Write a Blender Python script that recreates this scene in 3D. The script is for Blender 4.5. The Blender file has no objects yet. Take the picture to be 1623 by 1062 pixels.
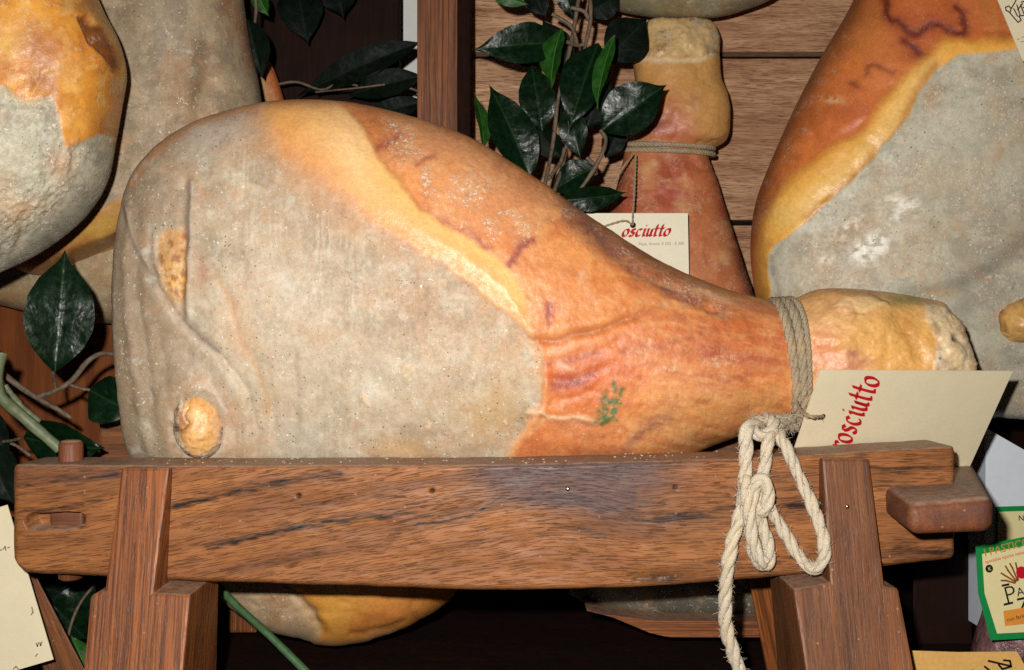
import bpy, bmesh, math, random
import numpy as np
from mathutils import Vector
random.seed(7); RNG = np.random.default_rng(11)
SC = bpy.context.scene; COL = SC.collection

# ------------------------------------------------------------------ camera, light, exposure
F, D0, CX, CY = 1623.0, 0.8115, 811.5, 531.0        # focal length in photo pixels, metres to the beam's front face
cam = bpy.data.cameras.new('camera'); co = bpy.data.objects.new('camera', cam); COL.objects.link(co)
co.location = (0, -D0, 0); co.rotation_euler = (math.radians(90), 0, 0)
cam.angle = 2*math.atan(0.5); cam.clip_start = 0.02; cam.clip_end = 50
SC.camera = co
fl = bpy.data.lights.new('camera_flash', 'POINT'); fl.energy = 49; fl.shadow_soft_size = 0.009; fl.color = (1.0, 0.965, 0.90)
fo = bpy.data.objects.new('camera_flash', fl); COL.objects.link(fo); fo.location = (-0.045, -D0-0.01, 0.055)
W = bpy.data.worlds.new('World'); SC.world = W; W.use_nodes = True
W.node_tree.nodes['Background'].inputs[0].default_value = (1.0, 0.86, 0.7, 1)
W.node_tree.nodes['Background'].inputs[1].default_value = 0.014
vs = SC.view_settings; vs.view_transform = 'Standard'; vs.look = 'None'; vs.exposure = 0; vs.gamma = 1
SC.cycles.use_denoising = False
SC.cycles.max_bounces = 5
GAIN = 0.80

# ------------------------------------------------------------------ helpers
def P(px, py, Y=0.0):
    """the world point that stands Y metres behind the beam's front face and is seen at photo pixel px, py"""
    px, py, Y = np.broadcast_arrays(np.asarray(px, float), np.asarray(py, float), np.asarray(Y, float))
    d = (D0 + Y)/F
    return np.stack([(px-CX)*d, Y, (CY-py)*d], -1)
def proj(v):
    d = D0 + v[..., 1]
    return CX + v[..., 0]*F/d, CY - v[..., 2]*F/d
def lin(c):
    c = np.asarray(c, float)/255.0
    return np.where(c <= 0.04045, c/12.92, ((c+0.055)/1.055)**2.4)
def alb(c): return lin(c)*GAIN
def sm(a, b, x):
    t = np.clip((x-a)/(b-a), 0, 1); return t*t*(3-2*t)

def _h(ix, iy, iz, seed):
    n = (ix.astype(np.int64)*374761393 + iy.astype(np.int64)*668265263 + iz.astype(np.int64)*2147483647 + seed*974634757) & 0xffffffff
    n = ((n ^ (n >> 13))*1274126177) & 0xffffffff
    n = ((n ^ (n >> 15))*2246822519) & 0xffffffff
    return ((n ^ (n >> 16)) & 0xffff)/65535.0
def vn(x, y, seed=0):
    x, y = np.broadcast_arrays(np.asarray(x, float), np.asarray(y, float))
    ix, iy = np.floor(x), np.floor(y); fx, fy = x-ix, y-iy
    fx = fx*fx*fx*(fx*(fx*6-15)+10); fy = fy*fy*fy*(fy*(fy*6-15)+10); z = np.zeros_like(ix)
    a = _h(ix, iy, z, seed); b = _h(ix+1, iy, z, seed); c = _h(ix, iy+1, z, seed); d = _h(ix+1, iy+1, z, seed)
    return (a*(1-fx)+b*fx)*(1-fy) + (c*(1-fx)+d*fx)*fy
def fbm(x, y, s, o=4, seed=0, g=0.5):
    t = 0; a = 1; n = 0; x = np.asarray(x)/s; y = np.asarray(y)/s
    for k in range(o):
        t = t + a*vn(x+k*17.3, y+k*9.1, seed+k); n += a; a *= g; x = x*2.03; y = y*2.03
    return t/n
def sfbm(x, y, s, o=4, seed=0): return fbm(x, y, s, o, seed)*2-1

def dline(X, Y, pts, closed=False):
    pts = np.asarray(pts, float); n = len(pts); d = np.full(X.shape, 1e9); ins = np.zeros(X.shape, bool)
    for i in range(n if closed else n-1):
        a, b = pts[i], pts[(i+1) % n]; e = b-a
        t = np.clip(((X-a[0])*e[0]+(Y-a[1])*e[1])/(e@e+1e-9), 0, 1)
        d = np.minimum(d, np.hypot(X-a[0]-t*e[0], Y-a[1]-t*e[1]))
        if closed:
            ins ^= ((a[1] > Y) != (b[1] > Y)) & (X < (b[0]-a[0])*(Y-a[1])/(b[1]-a[1]+1e-12)+a[0])
    return np.where(ins, -d, d) if closed else d
def crom(pts, n):
    pts = np.asarray(pts, float); m = len(pts)
    q = np.vstack([2*pts[0]-pts[1], pts, 2*pts[-1]-pts[-2]])
    u = np.linspace(0, m-1, n); i = np.minimum(u.astype(int), m-2); t = (u-i)[:, None]
    p0, p1, p2, p3 = q[i], q[i+1], q[i+2], q[i+3]
    return 0.5*(2*p1+(p2-p0)*t+(2*p0-5*p1+4*p2-p3)*t*t+(3*p1-p0-3*p2+p3)*t**3)
def resample(p, n):
    L = np.r_[0, np.cumsum(np.linalg.norm(np.diff(p, axis=0), axis=1))]
    u = np.linspace(0, L[-1], n)
    return np.stack([np.interp(u, L, p[:, k]) for k in range(p.shape[1])], -1)
def path(pts, n): return resample(crom(pts, max(200, n*3)), n)

def set_attr(me, name, arr):
    arr = np.asarray(arr, np.float32)
    if arr.ndim == 1:
        a = me.attributes.new(name, 'FLOAT', 'POINT'); a.data.foreach_set('value', arr.ravel())
    else:
        a = me.attributes.new(name, 'FLOAT_VECTOR', 'POINT'); a.data.foreach_set('vector', arr[:, :3].ravel())
def mesh(name, v, faces, mat, root=None, smooth=True, attrs=None):
    """faces: (n,k) int array, or a list of polygons; v in world metres"""
    me = bpy.data.meshes.new(name); v = np.asarray(v, float)
    if root is not None: v = v - np.array(root.location)
    if isinstance(faces, np.ndarray):
        n, k = faces.shape
        me.vertices.add(len(v)); me.vertices.foreach_set('co', v.astype(np.float32).ravel())
        me.loops.add(n*k); me.loops.foreach_set('vertex_index', faces.astype(np.int32).ravel())
        me.polygons.add(n); me.polygons.foreach_set('loop_start', np.arange(0, n*k, k, dtype=np.int32))
        me.update(calc_edges=True)
    else:
        me.from_pydata(v.tolist(), [], [list(f) for f in faces])
    me.polygons.foreach_set('use_smooth', np.full(len(me.polygons), smooth))
    for k, a in (attrs or {}).items(): set_attr(me, k, a)
    me.materials.append(mat); me.validate(); me.update()
    o = bpy.data.objects.new(name, me); COL.objects.link(o)
    if root is not None: o.parent = root
    return o
def tag(o, label, cat=None, group=None, kind=None):
    if label: o['label'] = label
    if cat: o['category'] = cat
    if group: o['group'] = group
    if kind: o['kind'] = kind
    return o
def thing(name, label, cat, loc, group=None):
    o = bpy.data.objects.new(name, None); o.empty_display_size = .02; COL.objects.link(o)
    o.location = Vector([float(c) for c in np.asarray(loc).ravel()]); return tag(o, label, cat, group)

# ------------------------------------------------------------------ node materials
class NT:
    def __init__(s, name):
        s.m = bpy.data.materials.new(name); s.m.use_nodes = True; s.t = s.m.node_tree
        s.b = s.t.nodes['Principled BSDF']
    def n(s, ty, **kw):
        nd = s.t.nodes.new(ty)
        for k, v in kw.items():
            if k.startswith('i_'):
                key = k[2:]; key = int(key) if key.isdigit() else key.replace('_', ' ')
                s.put(nd.inputs[key], v)
            else: setattr(nd, k, v)
        return nd
    def put(s, sock, v):
        if isinstance(v, bpy.types.NodeSocket): s.t.links.new(v, sock)
        elif isinstance(v, (tuple, list, np.ndarray)):
            v = [float(c) for c in v]
            if sock.type == 'RGBA' and len(v) == 3: v = v+[1.0]
            sock.default_value = v
        else: sock.default_value = v
    def attr(s, name, out='Vector'): return s.n('ShaderNodeAttribute', attribute_name=name).outputs[out]
    def sep(s, v): return s.n('ShaderNodeSeparateXYZ', i_0=v).outputs
    def math(s, op, a, b=0.0, c=0.0, clamp=False):
        nd = s.n('ShaderNodeMath', operation=op, use_clamp=clamp); s.put(nd.inputs[0], a); s.put(nd.inputs[1], b); s.put(nd.inputs[2], c); return nd.outputs[0]
    def ramp(s, x, a, b, lo=0.0, hi=1.0):
        nd = s.n('ShaderNodeMapRange', interpolation_type='SMOOTHSTEP')
        for i, v in enumerate((x, a, b, lo, hi)): s.put(nd.inputs[i], v)
        return nd.outputs[0]
    def mix(s, f, a, b, mode='MIX'):
        nd = s.n('ShaderNodeMix', data_type='RGBA', blend_type=mode); s.put(nd.inputs[0], f); s.put(nd.inputs[6], a); s.put(nd.inputs[7], b); return nd.outputs[2]
    def vscale(s, v, k):
        nd = s.n('ShaderNodeVectorMath', operation='MULTIPLY'); s.put(nd.inputs[0], v); s.put(nd.inputs[1], k); return nd.outputs[0]
    def noise(s, v, scale=1.0, detail=3, rough=0.55, dist=0.0):
        nd = s.n('ShaderNodeTexNoise'); s.put(nd.inputs['Vector'], v)
        nd.inputs['Scale'].default_value = scale; nd.inputs['Detail'].default_value = detail; nd.inputs['Roughness'].default_value = rough; nd.inputs['Distortion'].default_value = dist
        return nd.outputs[0]
    def voro(s, v, scale, feature='F1'):
        nd = s.n('ShaderNodeTexVoronoi', feature=feature); s.put(nd.inputs['Vector'], v); nd.inputs['Scale'].default_value = scale; return nd.outputs
    def obj(s): return s.n('ShaderNodeTexCoord').outputs['Object']
    def bump(s, h, strength, dist, prev=None):
        nd = s.n('ShaderNodeBump'); nd.inputs['Strength'].default_value = strength; nd.inputs['Distance'].default_value = dist; s.put(nd.inputs['Height'], h)
        if prev is not None: s.put(nd.inputs['Normal'], prev)
        return nd.outputs[0]
    def done(s, col, rough=0.5, normal=None, spec=0.5, **kw):
        s.put(s.b.inputs['Base Color'], col); s.put(s.b.inputs['Roughness'], rough); s.put(s.b.inputs['Specular IOR Level'], spec)
        if normal is not None: s.put(s.b.inputs['Normal'], normal)
        for k, v in kw.items(): s.put(s.b.inputs[k.replace('_', ' ')], v)
        return s.m

def ham_material():
    """colour zones come from the mesh (col); zone.x = pepper-and-lard face, zone.y = greasy fat, zone.z = salt flakes on the rind"""
    t = NT('cured_ham'); o = t.obj(); c = t.attr('col'); z = t.sep(t.attr('zone'))
    n1 = t.noise(o, 55, 5, .6); n2 = t.noise(o, 260, 4, .65); n3 = t.noise(o, 900, 3, .7)
    v = t.math('ADD', t.ramp(n1, .25, .75, .93, 1.06), t.ramp(n2, .25, .75, -.12, .12))
    v = t.math('ADD', v, t.ramp(n3, .25, .75, -.08, .08))
    col = t.mix(1.0, c, t.n('ShaderNodeCombineXYZ', i_0=v, i_1=v, i_2=v).outputs[0], 'MULTIPLY')
    # hue drift: warm and grey blotches
    col = t.mix(t.math('MULTIPLY', t.ramp(t.noise(o, 34, 4, .6, .6), .54, .76), t.math('MULTIPLY', z[0], .55)), col, alb((196, 150, 112)))
    col = t.mix(t.math('MULTIPLY', t.ramp(t.noise(t.vscale(o, (1, 1, 1)), 47, 5, .7, .4), .56, .72), t.math('MULTIPLY', z[0], .55)), col, alb((212, 205, 190)))
    # lard streaks wiped up and down the face
    st = t.noise(t.vscale(o, (230, 230, 26)), 1, 4, .65)
    col = t.mix(t.math('MULTIPLY', t.ramp(st, .62, .74), t.math('MULTIPLY', z[0], .2)), col, alb((226, 214, 188)))
    st2 = t.noise(t.vscale(o, (150, 150, 22)), 1.3, 4, .6)
    col = t.mix(t.math('MULTIPLY', t.ramp(st2, .60, .74), t.math('MULTIPLY', z[0], .18)), col, alb((150, 128, 98)))
    # pepper, thicker in some places than in others
    clump = t.ramp(t.noise(o, 20, 3, .6), .36, .62, .15, 1.0)
    for sc, r, keep in ((82, .085, .38), (150, .125, .45), (260, .18, .50)):
        vo = t.voro(o, sc); rnd = t.sep(vo['Color'])
        dot = t.math('MULTIPLY', t.ramp(vo['Distance'], r, r*.65), t.math('GREATER_THAN', rnd[0], keep))
        col = t.mix(t.math('MULTIPLY', t.math('MULTIPLY', dot, t.math('MULTIPLY', clump, .95)), z[0]), col, (.06, .05, .045))
    # white salt grains, on the face and on the flaky rind
    for sc, r, keep, k in ((130, .15, .70, .9), (260, .20, .62, .75)):
        vo = t.voro(o, sc); rnd = t.sep(vo['Color'])
        dot = t.math('MULTIPLY', t.ramp(vo['Distance'], r, r*.6), t.math('GREATER_THAN', rnd[1], keep))
        w = t.math('MULTIPLY', t.math('ADD', t.math('MULTIPLY', z[0], .8), t.math('ADD', z[2], t.math('MULTIPLY', t.math('SUBTRACT', 1.0, t.math('ADD', z[0], z[1], clamp=True), clamp=True), .22)), clamp=True), t.math('MULTIPLY', t.ramp(t.noise(o, 31, 3, .6), .38, .6, .2, 1.0), k))
        col = t.mix(t.math('MULTIPLY', dot, w), col, (.74, .68, .58))
    fk = t.math('MULTIPLY', t.ramp(t.noise(o, 300, 4, .75, .5), .49, .60), t.math('MULTIPLY', z[2], .85))
    col = t.mix(fk, col, (.74, .60, .46))
    gr = t.math('MULTIPLY', t.ramp(t.noise(o, 620, 3, .7, .3), .60, .70), .45); col = t.mix(t.math('MULTIPLY', gr, t.math('SUBTRACT', 1.0, z[1], clamp=True)), col, t.mix(.5, col, (.74, .66, .54)))
    dk = t.math('MULTIPLY', t.ramp(t.noise(t.vscale(o, (1.1, 1, 1)), 540, 3, .7, .3), .61, .72), .4); col = t.mix(t.math('MULTIPLY', dk, t.math('SUBTRACT', 1.0, z[1], clamp=True)), col, t.mix(.45, col, (.10, .06, .04)))
    # torn white flecks and brown pits in the lard
    wf = t.math('MULTIPLY', t.math('MULTIPLY', t.ramp(t.noise(o, 240, 4, .7, .8), .60, .66), t.ramp(t.noise(o, 27, 3, .6), .42, .62, .1, 1.0)), t.math('MULTIPLY', z[0], .8))
    col = t.mix(wf, col, (.76, .70, .60))
    wp = t.math('MULTIPLY', t.math('MULTIPLY', t.ramp(t.noise(o, 205, 4, .7, .6), .36, .29), t.ramp(t.noise(o, 33, 3, .6), .4, .62, .1, 1.0)), t.math('MULTIPLY', z[0], .55))
    col = t.mix(wp, col, alb((116, 92, 68)))
    # fibres of the rind
    rind = t.math('SUBTRACT', 1.0, t.math('ADD', z[0], z[1], clamp=True), clamp=True)
    fb = t.noise(t.vscale(o, (60, 200, 260)), 1, 5, .65, .4)
    col = t.mix(t.math('MULTIPLY', t.ramp(fb, .50, .72), t.math('MULTIPLY', rind, .22)), col, alb((186, 96, 50)))
    rg = t.math('SUBTRACT', t.ramp(n2, .3, .7, .54, .38), t.math('MULTIPLY', z[1], .08))
    rg = t.math('ADD', rg, t.math('MULTIPLY', z[0], .16))
    b = t.bump(n1, .14, .003); b = t.bump(n2, .24, .0011, b); b = t.bump(n3, .45, .0005, b); b = t.bump(fk, .6, .0008, b); b = t.bump(wf, .6, .0008, b)
    t.b.inputs['Subsurface Radius'].default_value = (1.0, .45, .2); t.b.inputs['Subsurface Scale'].default_value = .004
    return t.done(col, rg, b, .5, Subsurface_Weight=.10)
M_HAM = ham_material()

def wood_material(name, light, dark, vein=(40, 26, 20), pores=1.0, rough=.5, dust=.7, veins=.6, spec=.35, ribs=0.0):
    """grain runs along gc.x; stain darkens where the board itself is stained, and in dents, holes and the mortise"""
    t = NT(name); g = t.attr('gc'); o = t.obj(); sx = t.sep(t.attr('stain'))
    w = t.noise(t.vscale(g, (7, 26, 26)), 1, 3, .5)
    gw = t.n('ShaderNodeVectorMath', operation='ADD', i_0=g).outputs[0].node
    t.put(gw.inputs[1], t.n('ShaderNodeCombineXYZ', i_1=t.math('MULTIPLY', w, .005), i_2=t.math('MULTIPLY', w, .003)).outputs[0]); g2 = gw.outputs[0]
    broad = t.noise(t.vscale(g2, (6, 75, 75)), 1, 5, .65)
    fine = t.noise(t.vscale(g2, (18, 330, 330)), 1, 4, .6)
    dash = t.noise(t.vscale(g2, (60, 1150, 1150)), 1, 2, .5); rib = t.noise(t.vscale(g2, (5, 520, 520)), 1, 2, .45)
    col = t.mix(t.ramp(broad, .28, .72), alb(dark), alb(light))
    col = t.mix(t.ramp(fine, .35, .68, .34, 0), col, alb(dark))
    col = t.mix(t.ramp(t.noise(o, 26, 5, .7), .45, .72, 0, .5), col, alb(np.array(light)*.62+np.array((30, 12, 6))))
    vb = t.noise(t.vscale(g2, (3.2, 95, 95)), 1, 2, .5)
    col = t.mix(t.math('MULTIPLY', t.ramp(vb, .66, .74), veins), col, alb(vein))
    if ribs: col = t.mix(t.math('MULTIPLY', t.ramp(rib, .46, .60), ribs), col, alb(np.array(dark)*.55))
    po = t.math('MULTIPLY', t.ramp(dash, .53, .63), t.ramp(t.noise(o, 30, 3, .6), .3, .65, .45, 1.0))
    col = t.mix(t.math('MULTIPLY', po, .52*pores), col, alb(np.array(vein)*.9))
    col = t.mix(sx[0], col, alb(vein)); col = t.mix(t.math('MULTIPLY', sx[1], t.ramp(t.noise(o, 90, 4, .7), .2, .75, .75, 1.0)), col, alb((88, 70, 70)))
    nz = t.sep(t.n('ShaderNodeNewGeometry').outputs['Normal'])[2]
    du = t.math('MULTIPLY', t.math('MULTIPLY', t.ramp(nz, .55, .9), dust), t.ramp(t.noise(o, 120, 4, .7), .3, .62, .35, 1.0))
    col = t.mix(du, col, alb((178, 150, 130)))
    sp = t.voro(o, 130); r2 = t.sep(sp['Color'])
    col = t.mix(t.math('MULTIPLY', t.math('MULTIPLY', t.ramp(sp['Distance'], .16, .07), t.math('GREATER_THAN', r2[0], .86)), .4 if dust > .1 else 0.0), col, alb((190, 165, 140)))
    b = t.bump(t.math('SUBTRACT', 1.0, po), .55*pores, .0007); b = t.bump(fine, .35, .0006, b); b = t.bump(broad, .3, .0015, b)
    return t.done(col, t.ramp(fine, .3, .7, rough+.08, rough-.06), b, spec)
M_WOOD = wood_material('oiled_chestnut', (180, 115, 62), (124, 76, 42), vein=(30, 20, 16), pores=1.15)
M_LEG = wood_material('ribbed_chestnut', (176, 102, 48), (122, 66, 30), veins=.3, ribs=.65, pores=.7)
M_LEGD = wood_material('dark_chestnut', (150, 92, 52), (98, 58, 32), veins=.75, ribs=.3, pores=.7)
M_RAIL = wood_material('reddish_polished_wood', (150, 86, 50), (98, 56, 34), rough=.55, pores=.5, veins=.3, spec=.4, ribs=.2, dust=.8)
M_PLANK = wood_material('red_wall_plank', (228, 182, 142), (168, 116, 82), pores=1.1, rough=.72, dust=0, veins=.25)
M_POST = wood_material('brown_post', (156, 94, 54), (104, 58, 32), pores=.5, rough=.62, dust=0, veins=.2, ribs=.7)
M_DARKP = wood_material('dark_stained_panel', (36, 14, 7), (28, 11, 5), pores=.3, rough=.7, dust=0, veins=.2, spec=.15)
M_PANEL = wood_material('brown_panel', (142, 78, 34), (100, 50, 20), pores=.25, rough=.6, dust=0, veins=.2, spec=.2)
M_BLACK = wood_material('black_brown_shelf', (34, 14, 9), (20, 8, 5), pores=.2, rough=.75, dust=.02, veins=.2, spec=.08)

def plain(name, c, rough=.6, spec=.3, nscale=200, amt=.1, bump=.2, bd=.0004, **kw):
    t = NT(name); o = t.obj(); n = t.noise(o, nscale, 4, .65); m = t.noise(o, nscale*.13, 3, .6)
    k = t.math('ADD', t.ramp(n, .25, .75, 1-amt, 1+amt), t.ramp(m, .25, .75, -amt*.7, amt*.7))
    col = t.mix(1.0, alb(c), t.n('ShaderNodeCombineXYZ', i_0=k, i_1=k, i_2=k).outputs[0], 'MULTIPLY')
    return t.done(col, rough, t.bump(n, bump, bd), spec, **kw)
M_CARD = plain('cream_card', (236, 222, 188), .62, .25, 420, .03, .12)
M_CARD2 = plain('pale_cream_card', (250, 240, 214), .62, .25, 420, .03, .12)
M_KRAFT = plain('kraft_paper', (214, 168, 96), .7, .2, 300, .08, .2)
M_RED = plain('red_ink', (200, 22, 40), .6, .2, 300, .06, .05)
M_INK = plain('black_ink', (26, 22, 22), .6, .2, 300, .06, .05)
M_GREY = plain('grey_ink', (150, 138, 118), .7, .1, 300, .06, .05)
M_GREEN = plain('green_print', (22, 140, 70), .45, .4, 300, .04, .05)
M_LABEL = plain('cream_label', (240, 226, 170), .45, .4, 300, .03, .05)
M_GOLD = plain('ochre_print', (186, 146, 48), .5, .3, 300, .06, .05)
M_ORANGE = plain('orange_print', (236, 152, 60), .5, .3, 300, .06, .05)
M_BROWNI = plain('brown_print', (150, 78, 34), .5, .3, 300, .06, .05)
M_WHITEW = plain('white_plaster', (250, 250, 246), .85, .1, 60, .03, .2, .002)
M_BOX = plain('bluish_white_paper', (226, 232, 242), .6, .25, 120, .03, .1)
M_BAG = plain('mottled_bag', (120, 84, 84), .35, .5, 90, .55, .8, .004)
M_STEM = plain('grey_green_stem', (104, 112, 84), .5, .35, 160, .22, .5, .001)
M_GSTEM = plain('green_stem', (72, 104, 66), .45, .4, 160, .2, .4, .0008)
M_TWIG = plain('brown_twig', (104, 88, 72), .6, .3, 220, .35, .6, .0008)
M_NAIL = plain('steel_nail', (200, 200, 205), .25, .5, 500, .05, .1, Metallic=1.0)
M_CRUMB = plain('salt_crumb', (206, 182, 150), .7, .2, 600, .15, .3)
M_HOLE = plain('dark_nail_hole', (38, 24, 18), .8, .1, 300, .1, .1)

def rope_material(name, c, cd):
    t = NT(name); g = t.attr('gc'); o = t.obj()
    f = t.noise(t.vscale(g, (110, 9, 1)), 1, 4, .7); n = t.noise(o, 420, 4, .7); big = t.noise(o, 45, 3, .6)
    col = t.mix(t.ramp(f, .34, .66), alb(cd), alb(c)); col = t.mix(t.ramp(n, .35, .7, .45, 0), col, alb(cd))
    col = t.mix(t.ramp(big, .4, .7, 0, .4), col, alb(np.array(c)*np.array((.95, .88, .75))))
    return t.done(col, .85, t.bump(n, .8, .001, t.bump(f, .8, .0012)), .15)
M_ROPE = rope_material('sisal_rope', (255, 247, 232), (222, 200, 168))
M_TWINE = rope_material('grey_twine', (240, 224, 196), (150, 128, 98))

def leaf_material(name, c, c2, vein, rough=.3, spec=.4):
    t = NT(name); g = t.sep(t.attr('gc')); o = t.obj()
    mid = t.ramp(t.math('ABSOLUTE', g[1]), .025, .06, 1, 0)
    sv = t.math('PINGPONG', t.math('SUBTRACT', t.math('MULTIPLY', g[0], 13.0), t.math('MULTIPLY', t.math('ABSOLUTE', g[1]), 5.0)), .5)
    side = t.ramp(sv, .02, .09, .08, 0)
    n = t.noise(o, 130, 4, .65); n2 = t.noise(o, 900, 2, .6)
    col = t.mix(t.ramp(n, .3, .7), alb(c), alb(c2)); col = t.mix(t.math('MAXIMUM', mid, side), col, alb(vein))
    # dust lying on the blade
    col = t.mix(t.math('MULTIPLY', t.ramp(t.noise(o, 75, 4, .75, .6), .62, .76), .10), col, alb((96, 112, 108)))
    h = t.math('ADD', t.math('MULTIPLY', mid, -.7), t.math('MULTIPLY', side, -1.0))
    b = t.bump(h, .3, .0005); b = t.bump(t.noise(o, 48, 3, .5), .5, .006, b); b = t.bump(n2, .3, .0004, b)
    return t.done(col, t.ramp(n, .3, .7, rough-.06, rough+.14), b, spec)
M_LEAF = leaf_material('dark_leaf', (6, 24, 10), (12, 36, 15), (24, 50, 24), .30, .22)
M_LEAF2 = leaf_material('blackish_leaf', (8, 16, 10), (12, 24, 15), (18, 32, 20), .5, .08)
M_LEAFG = leaf_material('light_green_leaf', (24, 66, 20), (42, 88, 28), (70, 112, 48), .42, .2)

# ------------------------------------------------------------------ shape builders
def solid(root, name, mat, ring0, ring1, bevel=.003, grain=None, seg=2):
    """six-faced beam between two four-cornered rings (world points); grain runs from ring0 to ring1"""
    r0, r1 = np.asarray(ring0, float), np.asarray(ring1, float)
    bm = bmesh.new(); vs_ = [bm.verts.new(p) for p in np.vstack([r0, r1])]
    for f in ((3, 2, 1, 0), (4, 5, 6, 7), (0, 1, 5, 4), (1, 2, 6, 5), (2, 3, 7, 6), (3, 0, 4, 7)): bm.faces.new([vs_[i] for i in f])
    bmesh.ops.recalc_face_normals(bm, faces=bm.faces)
    if bevel: bmesh.ops.bevel(bm, geom=list(bm.edges), offset=bevel, segments=seg, affect='EDGES', profile=.6)
    v = np.array([x.co[:] for x in bm.verts]); bm.verts.index_update(); fs = [[x.index for x in f.verts] for f in bm.faces]; bm.free()
    g = (r1.mean(0)-r0.mean(0)) if grain is None else np.asarray(grain, float)
    g = g/np.linalg.norm(g); a = np.cross(g, (0, 1, 0)); a /= np.linalg.norm(a); b = np.cross(g, a); off = RNG.random(3)*3
    gc = np.stack([v@g, v@a, v@b], -1)+off
    o = mesh(name, v, fs, mat, root, smooth=False, attrs={'gc': gc, 'stain': np.zeros((len(v), 3))})
    return o
def box(root, name, mat, x0, x1, y0, y1, z0, z1, bevel=.003, grain='x'):
    if grain == 'x':
        a = [(x0, y0, z0), (x0, y1, z0), (x0, y1, z1), (x0, y0, z1)]; b = [(x1,)+p[1:] for p in a]
    elif grain == 'z':
        a = [(x0, y0, z0), (x1, y0, z0), (x1, y1, z0), (x0, y1, z0)]; b = [p[:2]+(z1,) for p in a]
    else:
        a = [(x0, y0, z0), (x1, y0, z0), (x1, y0, z1), (x0, y0, z1)]; b = [(p[0], y1, p[2]) for p in a]
    return solid(root, name, mat, a, b, bevel)

def loft(name, ctrl, Y0, ns, nf, nb, paint, mat, root, e=.9, back=1.0):
    """closed body: ctrl rows are (px, py on one outline, px, py on the other, half depth in metres)"""
    c = crom(ctrl, 4000)
    step = np.maximum(np.hypot(np.diff(c[:, 0]), np.diff(c[:, 1])), np.hypot(np.diff(c[:, 2]), np.diff(c[:, 3])))
    L = np.r_[0, np.cumsum(step)]; u = np.linspace(0, L[-1], ns); u[0] = L[-1]*.0006; u[-1] = L[-1]*.9994
    c = np.stack([np.interp(u, L, c[:, k]) for k in range(5)], -1)
    th = np.r_[np.linspace(0, np.pi, nf, endpoint=False), np.linspace(np.pi, 2*np.pi, nb, endpoint=False)]
    ct, st = np.cos(th), np.sin(th)
    cx = np.sign(ct)*np.abs(ct)**e; sy = np.sign(st)*np.abs(st)**e
    dep = np.maximum(c[:, 4], 0)[:, None]*np.where(sy > 0, sy, sy*back)[None]
    t_, b_ = c[:, 0:2].copy(), c[:, 2:4].copy(); goal = c[:, 0:4].copy(); full = np.maximum(np.hypot(*(goal[:, 0:2]-goal[:, 2:4]).T), 1e-6)
    for it in range(5):                       # the near side bulges past the mid-plane outline: draw the outline in until the body has the traced width
        T = P(t_[:, 0], t_[:, 1], Y0); B = P(b_[:, 0], b_[:, 1], Y0); M = (T+B)/2; H = (T-B)/2
        V = M[:, None]+H[:, None]*cx[None, :, None]; V[..., 1] -= dep
        if it == 4: break
        d = (goal[:, 0:2]-goal[:, 2:4])/full[:, None]; qx, qy = proj(V); s_ = (qx-goal[:, 0:1])*d[:, 0:1]+(qy-goal[:, 1:2])*d[:, 1:2]
        ov1 = np.clip(s_.max(1), -40, 40); ov0 = np.clip(-full-s_.min(1), -40, 40); k = sm(20, 160, full)
        ov1, ov0 = [np.convolve(np.pad(q*k, 8, mode='edge'), np.ones(17)/17, 'valid') for q in (ov1, ov0)]
        t_ -= d*ov1[:, None]; b_ += d*ov0[:, None]
    du = np.gradient(V, axis=0); dv = np.roll(V, -1, 1)-np.roll(V, 1, 1)
    N = np.cross(du, dv); N /= np.linalg.norm(N, axis=-1, keepdims=True)+1e-12
    cen = M[:, None]; sg = np.sign((N*(V-cen)).sum(-1).mean()); N *= sg
    X, Yp = proj(V); w = sm(-.05, .35, st)[None, :]*np.ones((ns, 1))
    col, zone, h = paint(X.ravel(), Yp.ravel(), V.reshape(-1, 3))
    V = V+N*(h.reshape(ns, -1)*w)[..., None]*.001
    nt = nf+nb; idx = np.arange(ns*nt).reshape(ns, nt); a = idx[:-1]; b = idx[1:]
    q = np.stack([a, np.roll(a, -1, 1), np.roll(b, -1, 1), b], -1).reshape(-1, 4)
    if sg > 0: q = q[:, ::-1]
    v = V.reshape(-1, 3); nv = len(v)
    v = np.vstack([v, V[0].mean(0), V[-1].mean(0)])
    col = np.vstack([col, col[0], col[-1]]); zone = np.vstack([zone, zone[0], zone[-1]])
    k = np.arange(nt); k1 = (k+1) % nt
    t1 = np.stack([np.full(nt, nv), k1, k, k], -1); t2 = np.stack([np.full(nt, nv+1), idx[-1][k], idx[-1][k1], idx[-1][k1]], -1)
    me_faces = q
    o = mesh(name, v, np.ascontiguousarray(q), mat, root, attrs={'col': col, 'zone': zone})
    bm = bmesh.new(); bm.from_mesh(o.data); bm.verts.ensure_lookup_table()
    for i in range(nt):
        for tri in ((nv, int(k1[i]), int(k[i])), (nv+1, int(idx[-1][k[i]]), int(idx[-1][k1[i]]))):
            f = bm.faces.new([bm.verts[j] for j in tri]); f.smooth = True
    bmesh.ops.recalc_face_normals(bm, faces=bm.faces); bm.to_mesh(o.data); bm.free()
    return o

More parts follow.
